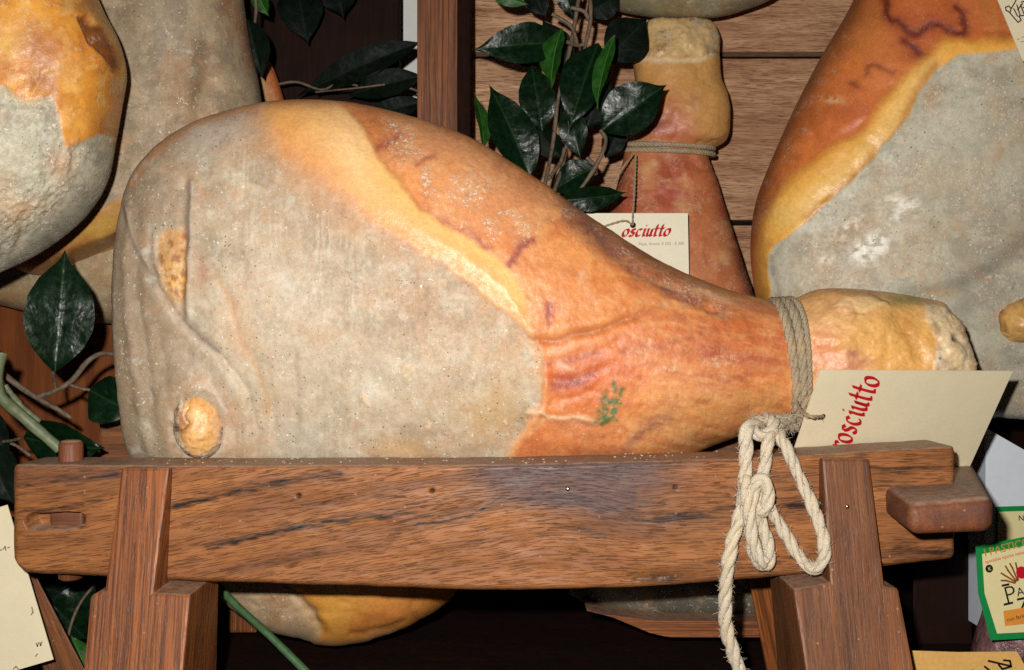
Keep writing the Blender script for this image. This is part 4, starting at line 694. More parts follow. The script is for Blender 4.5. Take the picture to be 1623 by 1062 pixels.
# ================================================================== ROPES
def tube_rows(c, r, k, ph=0.0):
    t = np.gradient(c, axis=0); t /= np.linalg.norm(t, axis=1, keepdims=True)+1e-12
    u = np.zeros_like(c); a = np.cross(t[0], (.31, .2, .93)); u[0] = a/np.linalg.norm(a)
    for i in range(1, len(c)):
        a = u[i-1]-t[i]*(u[i-1]@t[i]); u[i] = a/np.linalg.norm(a)
    return t, u, np.cross(t, u)
def tube(c, r, k=8):
    c = np.asarray(c); t, u, w = tube_rows(c, r, k); a = np.linspace(0, 2*np.pi, k, endpoint=False); r = np.broadcast_to(r, (len(c),))
    V = c[:, None]+r[:, None, None]*(u[:, None]*np.cos(a)[None, :, None]+w[:, None]*np.sin(a)[None, :, None])
    idx = np.arange(len(c)*k).reshape(-1, k); A, B = idx[:-1], idx[1:]
    q = np.stack([A, np.roll(A, -1, 1), np.roll(B, -1, 1), B], -1).reshape(-1, 4)
    L = np.r_[0, np.cumsum(np.linalg.norm(np.diff(c, axis=0), axis=1))]
    gc = np.stack([np.repeat(np.arange(k)[None]/k, len(c), 0), np.repeat(L[:, None]*60, k, 1), 0*np.repeat(L[:, None], k, 1)], -1)
    return V.reshape(-1, 3), q, gc.reshape(-1, 3)
def rope(name, pts, R, mat, root, pitch=None, hairs=0, strands=3, step=.0009, closed=False):
    pts = np.asarray(pts, float); L = np.linalg.norm(np.diff(pts, axis=0), axis=1).sum(); n = max(20, int(L/step)); c = path(pts, n)
    t, u, w = tube_rows(c, R, 6); pitch = pitch or R*10; s = np.linspace(0, L, n); Vs, Qs, Gs, off = [], [], [], 0
    rr = R*(1+.10*(vn(s*110, 0*s, 31)-.5)*2)
    for k in range(strands):
        a = 2*np.pi*(k/strands+s/pitch)+.25*(vn(s*160, k+0*s, 5)-.5)
        d = c+(rr*.5)[:, None]*(u*np.cos(a)[:, None]+w*np.sin(a)[:, None])
        V, q, g = tube(d, rr*.66*(1+.08*(vn(s*260, 0*s+k*9, 8)-.5)), 9); Vs.append(V); Qs.append(q+off); Gs.append(g+k*.37); off += len(V)
    rg = np.random.default_rng(len(pts)+n)
    for k in range(hairs):
        i = rg.integers(2, n-2); a = rg.random()*6.28; d = u[i]*math.cos(a)+w[i]*math.sin(a); q0 = c[i]+d*R*.95
        e = d*rg.uniform(.3, 1.0)+t[i]*rg.normal()*.9+rg.normal(size=3)*.3; e /= np.linalg.norm(e); ln = rg.uniform(.002, .0055)
        cc = np.array([q0, q0+e*ln*.5+d*.0004, q0+e*ln+rg.normal(size=3)*.0008]); V, q, g = tube(cc, np.array([.00022, .00018, .00008]), 3); Vs.append(V); Qs.append(q+off); Gs.append(g); off += len(V)
    return mesh(name, np.vstack(Vs), np.vstack(Qs), mat, root, attrs={'gc': np.vstack(Gs)})
def PP(l): return np.array([P(*p) for p in l])
rp = thing('rope', 'pale twisted rope tied round the shank and hanging in loops over the beam', 'rope', P(1215, 700, 0))
def wrap(xt, xb, grow, n=40, T=479, B=668, Y=.115, dep=.044, e=.86, ph=0.0, half=False):
    th = np.linspace(-.15, np.pi+.15, n) if half else np.linspace(0, 2*np.pi, n)
    cy, hy = (T+B)/2, (B-T)/2+grow; l = []
    for a in th:
        c, s = math.cos(a), math.sin(a); cc = math.copysign(abs(c)**e, c); ss = math.copysign(abs(s)**e, s)
        l.append(P(xt+(xb-xt)*(1-cc)/2+ph*math.sin(a*2), cy-cc*hy, Y)+np.array([0, -ss*(dep+grow*.0005), 0]))
    return np.array(l)
for k, (dx, gr) in enumerate(((-7, 2), (6, 3))):
    rope('wrap', wrap(1233+dx, 1254+dx*1.0, gr, ph=(-1, 2)[k]), .0037, M_TWINE, rp, pitch=.034, hairs=90)
rope('wrap', wrap(1250, 1268, 6, ph=3, half=True), .0022, M_TWINE, rp, pitch=.014, hairs=14)
yr = -.008
rope('tail', PP([(1268, 664, .075), (1245, 668, .05), (1215, 668, .02), (1192, 672, .0), (1183, 684, yr), (1182, 715, yr-.001), (1181, 760, yr-.001), (1174, 812, yr-.002), (1160, 860, yr-.003), (1152, 910, yr-.002), (1149, 960, -.004), (1152, 1000, .0), (1164, 1040, .002), (1180, 1085, .004)]), .0049, M_ROPE, rp, hairs=420)
rope('loop', PP([(1262, 676, .06), (1240, 676, .03), (1224, 684, .002), (1217, 700, yr-.001), (1212, 740, yr-.002), (1205, 775, yr-.004), (1196, 810, yr-.006), (1190, 850, yr-.006), (1197, 882, yr-.005), (1210, 897, yr-.004), (1219, 888, yr-.003), (1216, 860, yr-.003), (1206, 825, yr-.003), (1200, 790, yr-.003)]), .0046, M_ROPE, rp, hairs=300)
rope('loop', PP([(1256, 664, .05), (1236, 674, .02), (1236, 690, .0), (1247, 712, yr-.002), (1265, 752, yr-.003), (1285, 795, yr-.012), (1301, 838, yr-.020), (1307, 872, yr-.024), (1300, 896, yr-.022), (1286, 900, yr-.016), (1268, 884, yr-.008), (1248, 852, yr-.005), (1228, 818, yr-.005), (1214, 792, yr-.005), (1206, 772, yr-.003)]), .0044, M_ROPE, rp, hairs=380)
rope('loop', PP([(1186, 830, yr-.004), (1180, 800, yr-.006), (1182, 760, yr-.010), (1186, 800, yr-.012), (1192, 850, yr-.013), (1204, 884, yr-.012), (1212, 892, yr-.01)]), .0046, M_ROPE, rp, hairs=160)
rope('knot', PP([(1202, 822, yr-.004), (1194, 800, yr-.010), (1196, 772, yr-.013), (1206, 760, yr-.014), (1216, 772, yr-.014), (1216, 798, yr-.013), (1207, 812, yr-.010), (1204, 790, yr-.006)]), .0044, M_ROPE, rp, hairs=120)
rope('knot', PP([(1200, 664, .03), (1194, 680, .004), (1206, 690, -.004), (1222, 684, -.004), (1226, 668, .004), (1216, 660, .02)]), .0042, M_ROPE, rp, hairs=40)
# thin twine on the standing ham
tw = thing('twine', 'thin twine tied round the standing ham below its hock', 'twine', P(1060, 240, .34))
for k, (dy, g) in enumerate(((-4, 0), (5, 0))):
    th = np.linspace(0, 2*np.pi, 40); l = [P(1058-72*math.cos(a), 233+dy+7*(1-math.cos(a))/2+7*math.sin(a), .38)+np.array([0, -.040*math.sin(a), 0]) for a in th]
    rope('wrap', l, .0026, M_TWINE, tw, pitch=.014, hairs=14)

# ================================================================== CARDS
def strokes(name, glyphs, org, ex, ey, nrm, h, nib, mat, root, slant=.28, off=.0006):
    """pen-drawn letters: glyphs = list of (advance, strokes); ex along the line, ey up, both unit world vectors; h = x-height in metres"""
    Vs, F_ = [], []; x = 0; na = math.radians(38); nv = np.array([math.cos(na), math.sin(na)])*nib
    for adv, sts in glyphs:
        for st in sts:
            q = crom(st, 8*len(st)) if len(st) > 2 else np.array(st, float)
            q = resample(q, max(4, int(len(st)*6)))
            for a, b in zip(q[:-1], q[1:]):
                d = (b-a)/(np.linalg.norm(b-a)+1e-9); n2 = np.array([-d[1], d[0]])*nib*.38
                for m in (nv, n2):
                    qd = [a-m, a+m, b+m, b-m]; i = len(Vs)
                    for k, pnt in enumerate(qd):
                        X = (x+pnt[0]+slant*pnt[1])*h; Y = pnt[1]*h
                        Vs.append(org+ex*X+ey*Y+nrm*(off+(2e-5 if m is n2 else 0)))
                    F_.append((i, i+1, i+2, i+3))
        x += adv
    return mesh(name, np.array(Vs), F_, mat, root, smooth=False)
G = {'o': (.98, [[(.42, .98), (.12, .75), (.08, .3), (.3, .02), (.6, .1), (.76, .5), (.66, .9), (.42, .98)]]), 's': (.84, [[(.64, .85), (.4, 1.0), (.16, .82), (.3, .58), (.56, .4), (.5, .08), (.25, .0), (.04, .16)]]), 'c': (.84, [[(.66, .84), (.46, 1.0), (.18, .8), (.08, .4), (.22, .06), (.46, .0), (.68, .2)]]),
     'i': (.56, [[(.1, .85), (.28, 1.0), (.24, .3), (.34, .0), (.5, .12)], [(.28, 1.38), (.36, 1.5)]]), 'u': (1.0, [[(.06, .85), (.22, 1.0), (.18, .3), (.34, .0), (.6, .25), (.72, 1.0), (.68, .2), (.8, .0), (.94, .12)]]), 't': (.72, [[(.3, 1.55), (.24, .3), (.36, .0), (.58, .12)], [(.0, 1.0), (.62, 1.04)]]),
     'r': (.72, [[(.06, .85), (.22, 1.0), (.16, .0)], [(.2, .6), (.4, .95), (.62, .98), (.66, .8)]]), 'P': (1.1, [[(.2, 1.7), (.12, .0)], [(.0, 1.5), (.4, 1.75), (.8, 1.5), (.7, .95), (.2, .75)]])}
def card(name, label, TL, TR, BL, mat, hole=None, group=None):
    TL, TR, BL = map(lambda p: np.array(P(*p)), (TL, TR, BL)); ex, ey = TR-TL, BL-TL; n = np.cross(ex, ey); n /= np.linalg.norm(n); n = n if n[1] < 0 else -n
    r = thing(name, label, 'tag', (TL+TR+BL+(TR+BL-TL))/4, group)
    th = .0004; N = 24
    gx, gy = np.meshgrid(np.linspace(0, 1, N), np.linspace(0, 1, N), indexing='ij'); bend = .0012*np.sin(gx*3.1)*np.sin(gy*2.5)
    base = TL+gx[..., None]*ex+gy[..., None]*ey
    Fv = base+n*(th+0*bend)[..., None]; Bv = base-n*th; idx = np.arange(N*N).reshape(N, N); q = [tuple(t) for t in np.stack([idx[:-1, :-1], idx[1:, :-1], idx[1:, 1:], idx[:-1, 1:]], -1).reshape(-1, 4)]
    q2 = [tuple(N*N+i for i in t[::-1]) for t in q]; rim = list(idx[:, 0])+list(idx[-1, 1:])+list(idx[-2::-1, -1])+list(idx[0, -2:0:-1]); sd = [(rim[i], rim[(i+1) % len(rim)], N*N+rim[(i+1) % len(rim)], N*N+rim[i]) for i in range(len(rim))]
    mesh('sheet', np.vstack([Fv.reshape(-1, 3), Bv.reshape(-1, 3)]), q+q2+sd, mat, r, smooth=False)
    if hole:
        c = TL+ex*hole[0]+ey*hole[1]+n*.0007; eu, ev = ex/np.linalg.norm(ex), ey/np.linalg.norm(ey); a = np.linspace(0, 2*np.pi, 20, endpoint=False); rd = hole[2]
        mesh('eyelet', [c+eu*rd*math.cos(t)+ev*rd*math.sin(t) for t in a], [tuple(range(20))], M_HOLE, r, smooth=False)
    return r, TL, ex, ey, n
WORD = 'Prosciutto'
r, TL, ex, ey, n = card('ham_tag', 'cream tag with red sideways lettering tied to the big ham', (1300, 586, .012), (1605, 588, .050), (1247, 745, .066), M_CARD)
u = -ey/np.linalg.norm(ey); vv = ex/np.linalg.norm(ex)
def at_card(px, py):
    o = np.array([0, -D0, 0]); d = P(px, py, 0)-o; k = ((TL-o)@n)/(d@n); return o+d*k
def px_card(p): return proj(np.asarray(p))
e1 = at_card(1397, 598); e0 = at_card(1350, 697); u = (e1-e0); ln = np.linalg.norm(u); u /= ln; vdir = at_card(1375, 640)-at_card(1400, 640); vdir -= u*(vdir@u); vdir /= np.linalg.norm(vdir)
tot = sum(G[c][0] for c in WORD); hx = ln/sum(G[c][0] for c in 'osciutto')
strokes('lettering', [G[c] for c in WORD], e1-u*(hx*1.06*tot), u*1.06, vdir*1.5, n, hx, .17, M_RED, r, slant=.22)
c = at_card(1303, 660); a = np.linspace(0, 2*np.pi, 20, endpoint=False); mesh('eyelet', [c+n*.0008+u*.0030*math.cos(t)+vdir*.0026*math.sin(t) for t in a], [tuple(range(20))], M_HOLE, r, smooth=False)
rope('tie', [np.array(P(1262, 636, .066)), np.array(P(1270, 650, .042)), np.array(P(1278, 657, .026)), np.array(P(1290, 661, .022)), c-np.array([0, .0016, 0]), c+np.array([.0006, .003, 0])], .0015, M_TWINE, r, strands=2, hairs=4)
# tag on the standing ham
r, TL, ex, ey, n = card('ham_tag', 'pale tag with red lettering hanging on the standing ham', (928, 338, .285), (1090, 338, .29), (930, 440, .285), M_CARD2)
o_ = np.array([0, -D0, 0])
e1 = at_card(1062, 374); e0 = at_card(985, 375); u = (e1-e0); ln = np.linalg.norm(u); u /= ln; vdir = at_card(1000, 350)-at_card(1000, 374); vdir /= np.linalg.norm(vdir)
vis = sum(G[c][0] for c in 'osciutto'); hx = ln/vis
strokes('lettering', [G[c] for c in 'osciutto'], e0, u, vdir, n, hx, .20, M_RED, r, slant=.30, off=.0007)
rg = np.random.default_rng(4); gl = []
for k in range(30):
    if k % 7 == 5: gl.append((.8, [])); continue
    gl.append((.62, [[(rg.uniform(0, .3), rg.uniform(0, .4)), (rg.uniform(0, .4), rg.uniform(.5, 1)), (rg.uniform(.2, .5), rg.uniform(0, .5))]]))
def textobj(name, body, org, ex_, ey_, n_, size, mat, root, off=.0007, bold=0.0, shear=0.0):
    cu = bpy.data.curves.new(name, 'FONT'); cu.body = body; cu.size = 1; cu.offset = bold; cu.shear = shear; cu.resolution_u = 3
    tmp = bpy.data.objects.new(name, cu); COL.objects.link(tmp); dg = bpy.context.evaluated_depsgraph_get(); me = bpy.data.meshes.new_from_object(tmp.evaluated_get(dg))
    v = np.array([q.co[:] for q in me.vertices]).reshape(-1, 3); fs = [list(f.vertices) for f in me.polygons]; bpy.data.objects.remove(tmp)
    V = org+v[:, :1]*size*ex_+v[:, 1:2]*size*ey_+n_*off
    return mesh(name, V, fs, mat, root, smooth=False)
textobj('small_print', 'Pepa, Aromi, E 252 - E 300', at_card(1012, 389), u, vdir, n, .0045, M_GREY, r)
c = at_card(1003, 357); mesh('eyelet', [c+n*.0009+u*.0032*math.cos(t)+vdir*.0032*math.sin(t) for t in a], [tuple(range(20))], M_HOLE, r, smooth=False)
rope('tie', [np.array(P(1008, 246, .325)), np.array(P(1006, 300, .30)), np.array(P(1003, 345, .283)), c-np.array([0, .002, 0])], .0011, M_TWINE, r, strands=2)
rope('tie', [np.array(P(1004, 244, .325)), np.array(P(985, 270, .31)), np.array(P(966, 305, .31)), np.array(P(962, 330, .315))], .0011, M_TWINE, r, strands=2)
rope('tie', [c-np.array([0, .002, 0]), np.array(P(990, 350, .281)), np.array(P(966, 356, .282)), np.array(P(950, 362, .284))], .0011, M_TWINE, r, strands=2)
# tag at the top right
r, TL, ex, ey, n = card('ham_tag', 'buff tag with a black scroll emblem hanging on the right ham', (1571, -24, .15), (1760, -90, .15), (1621, 97, .15), M_KRAFT if False else M_CARD)
def sk(pts, w=.0011): 
    p3 = [at_card(*q) for q in pts]; Vs, F_ = [], []
    for p, q in zip(p3[:-1], p3[1:]):
        d = (q-p)/np.linalg.norm(q-p); m = np.cross(d, n)*w/2; i = len(Vs); Vs += [p-m-d*w*.3+n*.0008, p+m-d*w*.3+n*.0008, q+m+d*w*.3+n*.0008, q-m+d*w*.3+n*.0008]; F_.append((i, i+1, i+2, i+3))
    return Vs, F_
def multi(name, lines, mat, root, w=.0011):
    V, F_ = [], []
    for l in lines:
        v, f = sk(l, w); o2 = len(V); V += v; F_ += [tuple(i+o2 for i in t) for t in f]
    o = mesh(name, np.array(V), F_, mat, root, smooth=False)
    if name == 'small_print': o['kind'] = 'stuff'
    return o
multi('emblem', [[(1600, 20), (1594, 17), (1593, 12), (1598, 10), (1602, 14), (1600, 21), (1613, 36), (1618, 32), (1614, 26)], [(1602, 14), (1607, 6), (1612, -4), (1630, -12)], [(1614, 26), (1640, 22)], [(1606, 14), (1612, 26)], [(1611, 8), (1616, 24)], [(1612, 16), (1620, 6)], [(1617, 8), (1622, 22)], [(1618, 4), (1624, 2)], [(1621, 12), (1630, 16)]], M_INK, r)
multi('small_print', [[(1612, 63), (1615, 62)], [(1619, 60), (1626, 57)], [(1618, 67), (1626, 65)]], M_GREY, r, .0008)
# card at the lower left
r, TL, ex, ey, n = card('price_card', 'large cream card leaning under the left end of the beam', (-180, 856, .06), (12, 800, .06), (-107, 1101, .06), M_CARD)
multi('small_print', [[(0, 872), (4, 871)], [(6, 870), (9, 866), (10, 872)], [(13, 868), (16, 867)], [(58, 1019), (60, 1024), (62, 1018)], [(64, 1018), (65, 1023), (67, 1017)], [(51, 962), (53, 970), (50, 974)], [(57, 1040), (60, 1036)], [(22, 1060), (26, 1056), (30, 1060)]], M_GREY, r, .0011)

# ---- groceries at the lower right
r = thing('paper_carton', 'bluish white paper carton with green banded label at the right edge', 'carton', P(1640, 880, .26))
A = [P(1562, 678, .26), P(1700, 757, .26), P(1700, 1000, .26), P(1562, 1000, .26)]; zz = [q+np.array([0, .09, 0]) for q in A]
mesh('carton_body', np.vstack([A, zz]), [(0, 3, 2, 1), (4, 5, 6, 7), (0, 1, 5, 4), (1, 2, 6, 5), (2, 3, 7, 6), (3, 0, 4, 7)], M_BOX, r, smooth=False)
TL = np.array(P(1576, 806, .258)); n = np.array([0, -1.0, 0])
def quad(name, pts, mat, root, off): return mesh(name, [at_card(*q)+n*off for q in pts], [tuple(range(len(pts)))], mat, root, smooth=False)
quad('label_border', [(1578, 803), (1680, 800), (1680, 960), (1578, 960)], M_GREEN, r, .0004); quad('label', [(1581, 811), (1680, 808), (1680, 957), (1581, 957)], M_LABEL, r, .0008)
textobj('lettering', 'NO', at_card(1613, 825), np.array([1.0, 0, 0]), np.array([0, 0, 1.0]), n, .008, M_INK, r, .0012, .01)
b = thing('pasta_bag', 'bag of dark pasta with green bordered cream label', 'bag', P(1620, 1050, .12))
def f_bag(p, X, Y): p.put(p.noisy(14, .45, .6, 3), (72, 46, 48)); p.put(p.noisy(9, .55, .68, 4)*.8, (176, 142, 128))
loft('bag_body', [(1640, 850, 1646, 850, 0), (1585, 868, 1760, 860, .012), (1568, 920, 1770, 920, .03), (1555, 980, 1780, 980, .04), (1545, 1010, 1790, 1010, .04), (1540, 1060, 1790, 1060, .036), (1600, 1085, 1700, 1085, 0)], .17, 120, 80, 20, simple_ham(31, (112, 80, 82), f_bag), M_BAG, b)
TL = np.array(P(1545, 866, .118)); n = np.array([0.06, -1.0, .05]); n /= np.linalg.norm(n)
def arc(l): return crom(l, 5*len(l)).tolist()
quad('label_border', [(1546, 866), (1700, 836), (1700, 1008), (1570, 1015), (1550, 940)], M_GREEN, b, .0); quad('label', [(1556, 878), (1700, 850), (1700, 998), (1580, 1004), (1560, 940)], M_LABEL, b, .0005)
ex_ = at_card(1640, 862)-at_card(1570, 880); ex_ /= np.linalg.norm(ex_); ey_ = np.cross(ex_, n); ey_ = ey_/np.linalg.norm(ey_); ey_ = ey_ if ey_[2] > 0 else -ey_
textobj('lettering', 'I PASTICCI', at_card(1560, 882), ex_, ey_, n, .0098, M_GOLD, b, .0010, .008); textobj('small_print', 'specialità tipiche italiane', at_card(1561, 893), ex_, ey_, n, .0042, M_RED, b, .0010)
c0 = at_card(1567, 901); mesh('seal', [c0+n*.001+ex_*.0036*math.cos(t)+ey_*.0036*math.sin(t) for t in a], [tuple(range(20))], M_INK, b, smooth=False); textobj('seal_print', 'K', c0-ex_*.0014-ey_*.0016, ex_, ey_, n, .0046, M_LABEL, b, .0014)
multi('wheat_emblem', [[(1612, 920), (1604, 900), (1600, 893)], [(1610, 921), (1597, 904), (1593, 897)], [(1609, 922), (1592, 912), (1586, 908)], [(1613, 919), (1611, 900), (1609, 892)], [(1608, 924), (1594, 920), (1586, 920)]], M_BROWNI, b, .0016)
c0 = at_card(1618, 907); mesh('round_emblem', [c0+n*.0013+ex_*.0052*math.cos(t)+ey_*.0056*math.sin(t) for t in a], [tuple(range(20))], M_RED, b, smooth=False)
textobj('brand_lettering', 'P', at_card(1593, 957), ex_, ey_, n, .0225, M_INK, b, .0018, -.012); textobj('brand_lettering', 'A', at_card(1611, 945), ex_, ey_, n, .011, M_INK, b, .0018); multi('brand_lettering', [[(1591, 958), (1604, 955)], [(1588, 928), (1598, 926)], [(1612, 950), (1626, 947), (1618, 966)]] if True else [[(1597, 928), (1603, 958)], [(1596, 958), (1610, 956)], [(1592, 930), (1600, 928), (1612, 929), (1615, 937), (1610, 944), (1601, 945)], [(1612, 958), (1619, 932), (1628, 956)]], M_INK, b, .0020)
quad('orange_band', [(1589, 968), (1700, 950), (1700, 980), (1592, 992)], M_ORANGE, b, .001); textobj('small_print', 'con farina di grano', at_card(1595, 985), ex_, ey_, n, .0050, M_INK, b, .0016)
s = thing('kraft_sign', 'brown paper sign with black lettering at the bottom right corner', 'sign', P(1540, 1062, .02))
TL = np.array(P(1440, 1032, .02)); n = np.array([0, -1.0, .0])
quad('sheet', [(1430, 1031), (1520, 1034), (1612, 1033), (1650, 1100), (1430, 1120)], M_KRAFT, s, 0)
quad('sheet_back', [(1430, 1120), (1650, 1100), (1612, 1033), (1520, 1034), (1430, 1031)], M_KRAFT, s, -.0008)
multi('lettering', [[(1566, 1047), (1600, 1055)], [(1590, 1046), (1600, 1047), (1602, 1056), (1588, 1060), (1582, 1053)], [(1560, 1056), (1572, 1066)], [(1540, 1062), (1552, 1070)]], M_INK, s, .0017)

# ================================================================== PLANTS
def leaf(root, b, t, w, Y, mat, Yt=None, roll=0.0, fold=.25, curl=.12, tip=.16):
    """blade from photo pixel b (stalk) to t (drip tip), w pixels wide"""
    A = np.array(P(*b, Y)); B = np.array(P(*t, Y if Yt is None else Yt)); L = np.linalg.norm(B-A); ax = (B-A)/L; W = w*1.03*(D0+Y)/F/2
    view = (A+B)/2-np.array([0, -D0, 0]); view /= np.linalg.norm(view); sd = np.cross(ax, view); sd /= np.linalg.norm(sd); up = np.cross(sd, ax); up = up if up@view < 0 else -up
    c, s = math.cos(roll), math.sin(roll); sd, up = sd*c+up*s, up*c-sd*s; W = W/max(.35, abs(c))
    nu, nv = 28, 13; uu = np.linspace(0, 1, nu); wv = np.linspace(-1, 1, nv)
    prof = np.interp(uu, [0, .03, .08, .2, .34, .45, .6, .74, .84, .90, .95, 1], [.02, .14, .36, .74, .96, 1, .92, .66, .36, .17, .07, .012])
    g = np.random.default_rng(int(abs(b[0]*7+t[1]*13))); wav = .07*np.sin(uu*8+g.random()*6)+.04*np.sin(uu*17+g.random()*6)
    V = A+ax*(uu[:, None, None]*L)+sd*(prof[:, None]*wv[None]*W)[..., None]+up*(np.abs(wv)[None]*prof[:, None]*W*fold+wav[:, None]*W*(wv**2)[None]-curl*L*((uu-.5)**2*2-.3)[:, None]*np.ones(nv)[None])[..., None]
    idx = np.arange(nu*nv).reshape(nu, nv); q = np.stack([idx[:-1, :-1], idx[1:, :-1], idx[1:, 1:], idx[:-1, 1:]], -1).reshape(-1, 4)
    gc = np.stack([np.repeat(uu[:, None], nv, 1), np.repeat(wv[None], nu, 0)*np.maximum(prof, .3)[:, None], 0*V[..., 0]], -1)
    o = mesh('leaf', V.reshape(-1, 3), np.ascontiguousarray(q), mat, root, attrs={'gc': gc.reshape(-1, 3)}); return o
def stem(root, pts, r, mat, name='stem', knots=.15):
    c = path(PP(pts), 60); rr = np.interp(np.linspace(0, 1, 60), [0, 1], r) if isinstance(r, tuple) else np.full(60, r)
    rr = rr*(1+knots*(vn(np.linspace(0, 14, 60), 0*rr, int(pts[0][0])+3)-.5)*2); V, q, g = tube(c, rr, 8)
    return mesh(name, V, np.ascontiguousarray(q), mat, root, attrs={'gc': g})
pl = thing('ficus_branch', 'leafy ficus branch hanging between the post and the standing ham', 'plant', P(890, 320, .30))
for a_ in (((897, 66), (750, 78), 66, .27, M_LEAF, .25, .2), ((889, 44), (872, 139), 38, .25, M_LEAFG, .26, .9), ((860, 210), (842, 98), 62, .29, M_LEAF, .30, 0), ((842, 284), (776, 134), 74, .26, M_LEAF, .27, .3), ((768, 234), (752, 146), 22, .25, M_LEAFG, .27, .9), ((948, 66), (902, 205), 78, .28, M_LEAF, .26, .2), ((962, 96), (1026, 28), 78, .32, M_LEAF2, .32, 0), ((952, 208), (1056, 134), 84, .25, M_LEAF, .24, -.2), ((974, 54), (944, 172), 27, .24, M_LEAFG, .24, .8), ((900, 168), (920, 252), 48, .28, M_LEAF, .28, .1), ((948, 262), (870, 306), 52, .27, M_LEAF, .28, .4), ((884, 318), (994, 306), 42, .24, M_LEAF, .25, .3), ((775, -14), (838, 8), 26, .27, M_LEAFG, .27, .2), ((838, -24), (866, 28), 42, .29, M_LEAF2, .29, 0), ((892, -30), (908, 28), 36, .29, M_LEAF, .3, .2), ((930, 205), (955, 110), 70, .31, M_LEAF2, .31, 0), ((900, 120), (860, 30), 56, .32, M_LEAF2, .32, .2), ((890, 250), (846, 196), 44, .30, M_LEAF2, .30, -.3), ((915, 215), (895, 120), 60, .33, M_LEAF2, .33, .1), ((960, 250), (985, 190), 40, .31, M_LEAF2, .31, .2), ((930, 20), (985, -10), 50, .31, M_LEAF2, .31, .2), ((850, 110), (820, 60), 40, .33, M_LEAF2, .33, 0)):
    leaf(pl, a_[0], a_[1], a_[2]*.92, a_[3], a_[4], a_[5], a_[6])
for pts in ([(862, 300, .28), (876, 230, .29), (886, 150, .29), (905, 70, .29), (920, -20, .29)], [(934, -20, .29), (936, 30, .29), (926, 80, .29), (915, 130, .29)], [(876, 310, .27), (892, 262, .28), (900, 215, .28), (905, 170, .28)], [(893, 332, .25), (920, 300, .25), (945, 262, .25), (960, 225, .25), (952, 206, .25)], [(868, 285, .26), (888, 258, .27), (895, 235, .27)], [(875, 22, .28), (905, 42, .285), (915, 70, .285)], [(905, 12, .28), (925, 18, .28), (933, 30, .28)], [(845, 284, .262), (858, 292, .27), (866, 300, .28)], [(897, 66, .272), (915, 72, .285), (925, 70, .287)], [(930, 250, .27), (942, 262, .27), (944, 275, .26)]):
    stem(pl, pts, .0022, M_TWIG)
p2 = thing('ficus_twig', 'blackish leafy twig in shade above the big ham, left of the post', 'plant', P(560, 160, .42))
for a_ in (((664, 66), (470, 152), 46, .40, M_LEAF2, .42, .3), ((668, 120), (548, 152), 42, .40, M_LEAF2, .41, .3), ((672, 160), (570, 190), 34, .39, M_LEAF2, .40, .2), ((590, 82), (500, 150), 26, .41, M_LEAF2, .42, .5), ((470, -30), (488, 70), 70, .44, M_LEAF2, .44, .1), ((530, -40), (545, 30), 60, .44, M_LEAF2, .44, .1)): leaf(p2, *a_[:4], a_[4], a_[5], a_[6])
stem(p2, [(438, 134, .41), (470, 130, .41), (510, 142, .41), (540, 131, .41), (580, 138, .41), (620, 132, .41), (665, 145, .41)], .0016, M_TWIG)
stem(p2, [(500, 146, .41), (560, 140, .4), (610, 134, .4)], .0012, M_TWIG)
p3 = thing('ficus_twig', 'dark leaf and grey bud hanging beside the brownish ham, top left', 'plant', P(408, 110, .30))
leaf(p3, (392, 30), (416, 124), 52, .30, M_LEAF2, .31, .2); leaf(p3, (404, -20), (426, 26), 26, .30, M_STEM if False else M_LEAFG, .31, .5)
stem(p3, [(402, -20, .30), (406, 10, .30), (404, 36, .30)], .0018, M_TWIG)
p4 = thing('ficus_branch', 'leafy branch with one tall glossy leaf at the left of the big ham', 'plant', P(60, 720, .08))
leaf(p4, (87, 590), (103, 396), 101, .08, M_LEAF, .09, 0, fold=.30, curl=.10); leaf(p4, (36, 694), (164, 712), 78, .10, M_LEAF, .09, .5, curl=.05); leaf(p4, (140, 617), (214, 656), 74, .11, M_LEAF, .10, .2); leaf(p4, (-30, 700), (22, 800), 70, .10, M_LEAF2, .1, .2); leaf(p4, (-25, 640), (16, 730), 36, .12, M_LEAF2, .12, .3); leaf(p4, (-8, 545), (4, 610), 20, .1, M_LEAF, .1, .6)
for pts, r in (([(-5, 585, .10), (30, 612, .10), (58, 630, .10), (90, 648, .10), (112, 662, .10)], (.0030, .0020)), ([(58, 630, .10), (90, 618, .10), (115, 602, .10), (140, 572, .10), (165, 560, .11), (195, 565, .12)], (.0026, .0020)), ([(84, 588, .085), (86, 604, .095), (88, 616, .10)], .0016), ([(106, 608, .10), (125, 615, .105), (142, 618, .11)], .0016), ([(0, 697, .12), (25, 706, .12), (48, 722, .12)], .0015), ([(36, 694, .10), (20, 698, .11), (4, 700, .12)], .0014)):
    stem(p4, pts, r, M_TWIG)
stem(p4, [(2, 560, .05), (-6, 600, .05), (4, 632, .05), (40, 664, .05), (95, 712, .06)], (.0052, .0046), M_STEM, knots=.08); stem(p4, [(8, 612, .07), (35, 645, .07), (62, 668, .07)], .0026, M_STEM)
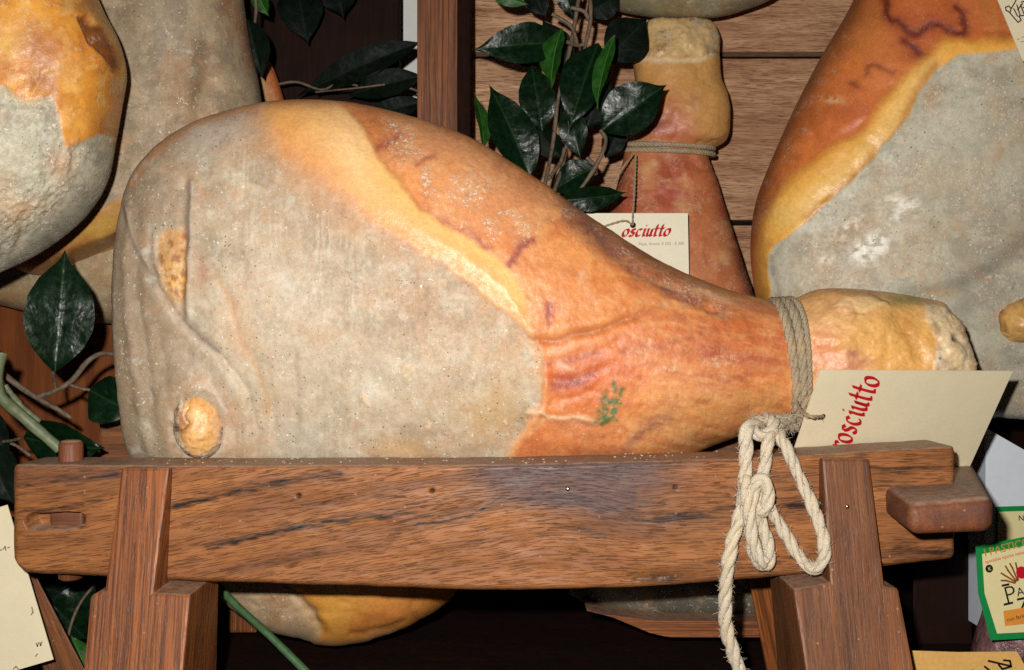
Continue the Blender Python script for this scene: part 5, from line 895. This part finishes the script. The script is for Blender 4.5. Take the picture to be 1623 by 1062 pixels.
p5 = thing('ficus_twig', 'small leaves and green stalk under the beam, left of the trestle leg', 'plant', P(110, 1040, .18))
for a_ in (((150, 930), (90, 1000), 62, .20, M_LEAF, .2, .2), ((84, 960), (140, 1015), 44, .18, M_LEAF, .2, .2), ((140, 1075), (112, 1006), 36, .16, M_LEAFG, .17, .4), ((60, 930), (130, 945), 44, .22, M_LEAF2, .22, .2)): leaf(p5, *a_[:4], a_[4], a_[5], a_[6])
stem(p5, [(150, 925, .2), (125, 960, .19), (110, 1000, .18), (100, 1060, .18)], .0016, M_TWIG)
p6 = thing('green_stalk', 'straight green stalk slanting below the beam in front of the orange ham', 'stalk', P(420, 1000, .12))
stem(p6, [(322, 905, .16), (370, 955, .14), (430, 1010, .12), (510, 1090, .10)], .0036, M_GSTEM, knots=.05)

# ---- salt crumbs along the top of the beam
Vs, Fs = [], []
bm = bmesh.new(); bmesh.ops.create_icosphere(bm, subdivisions=1, radius=1); bv = np.array([q.co[:] for q in bm.verts]); bm.verts.index_update(); bf = [[q.index for q in f.verts] for f in bm.faces]; bm.free()
for k in range(80):
    x = np.clip(RNG.choice([300, 440, 470, 660, 830, 1000, 1090])+RNG.normal()*45, 215, 1190); y = RNG.uniform(.006, .052); r_ = RNG.uniform(.0003, .0008)*(1.6 if RNG.random() > .9 else 1)
    xx = (x-CX)/2000; zt_ = -(np.interp(x, [18, 300, 800, 1200, 1515], [737, 738, 737, 726, 707])-CY)/2000
    v = bv*(1+.35*RNG.normal(size=(len(bv), 1))*.5)*r_*np.array([1.4, 1.1, .7])+np.array([xx, y, zt_+r_*.5]); Fs += [[i+len(Vs) for i in f] for f in bf]; Vs += v.tolist()
o = mesh('salt_crumbs', np.array(Vs), Fs, M_CRUMB, None, False); tag(o, 'salt crumbs scattered along the top of the beam', 'crumbs', None, 'stuff')

for o in list(COL.objects):
    if o.parent is None and o.get('category') in ('ham', 'tag', 'plant'): o['group'] = {'ham': 'cured hams on display', 'tag': 'paper ham tags', 'plant': 'ficus greenery'}[o['category']]
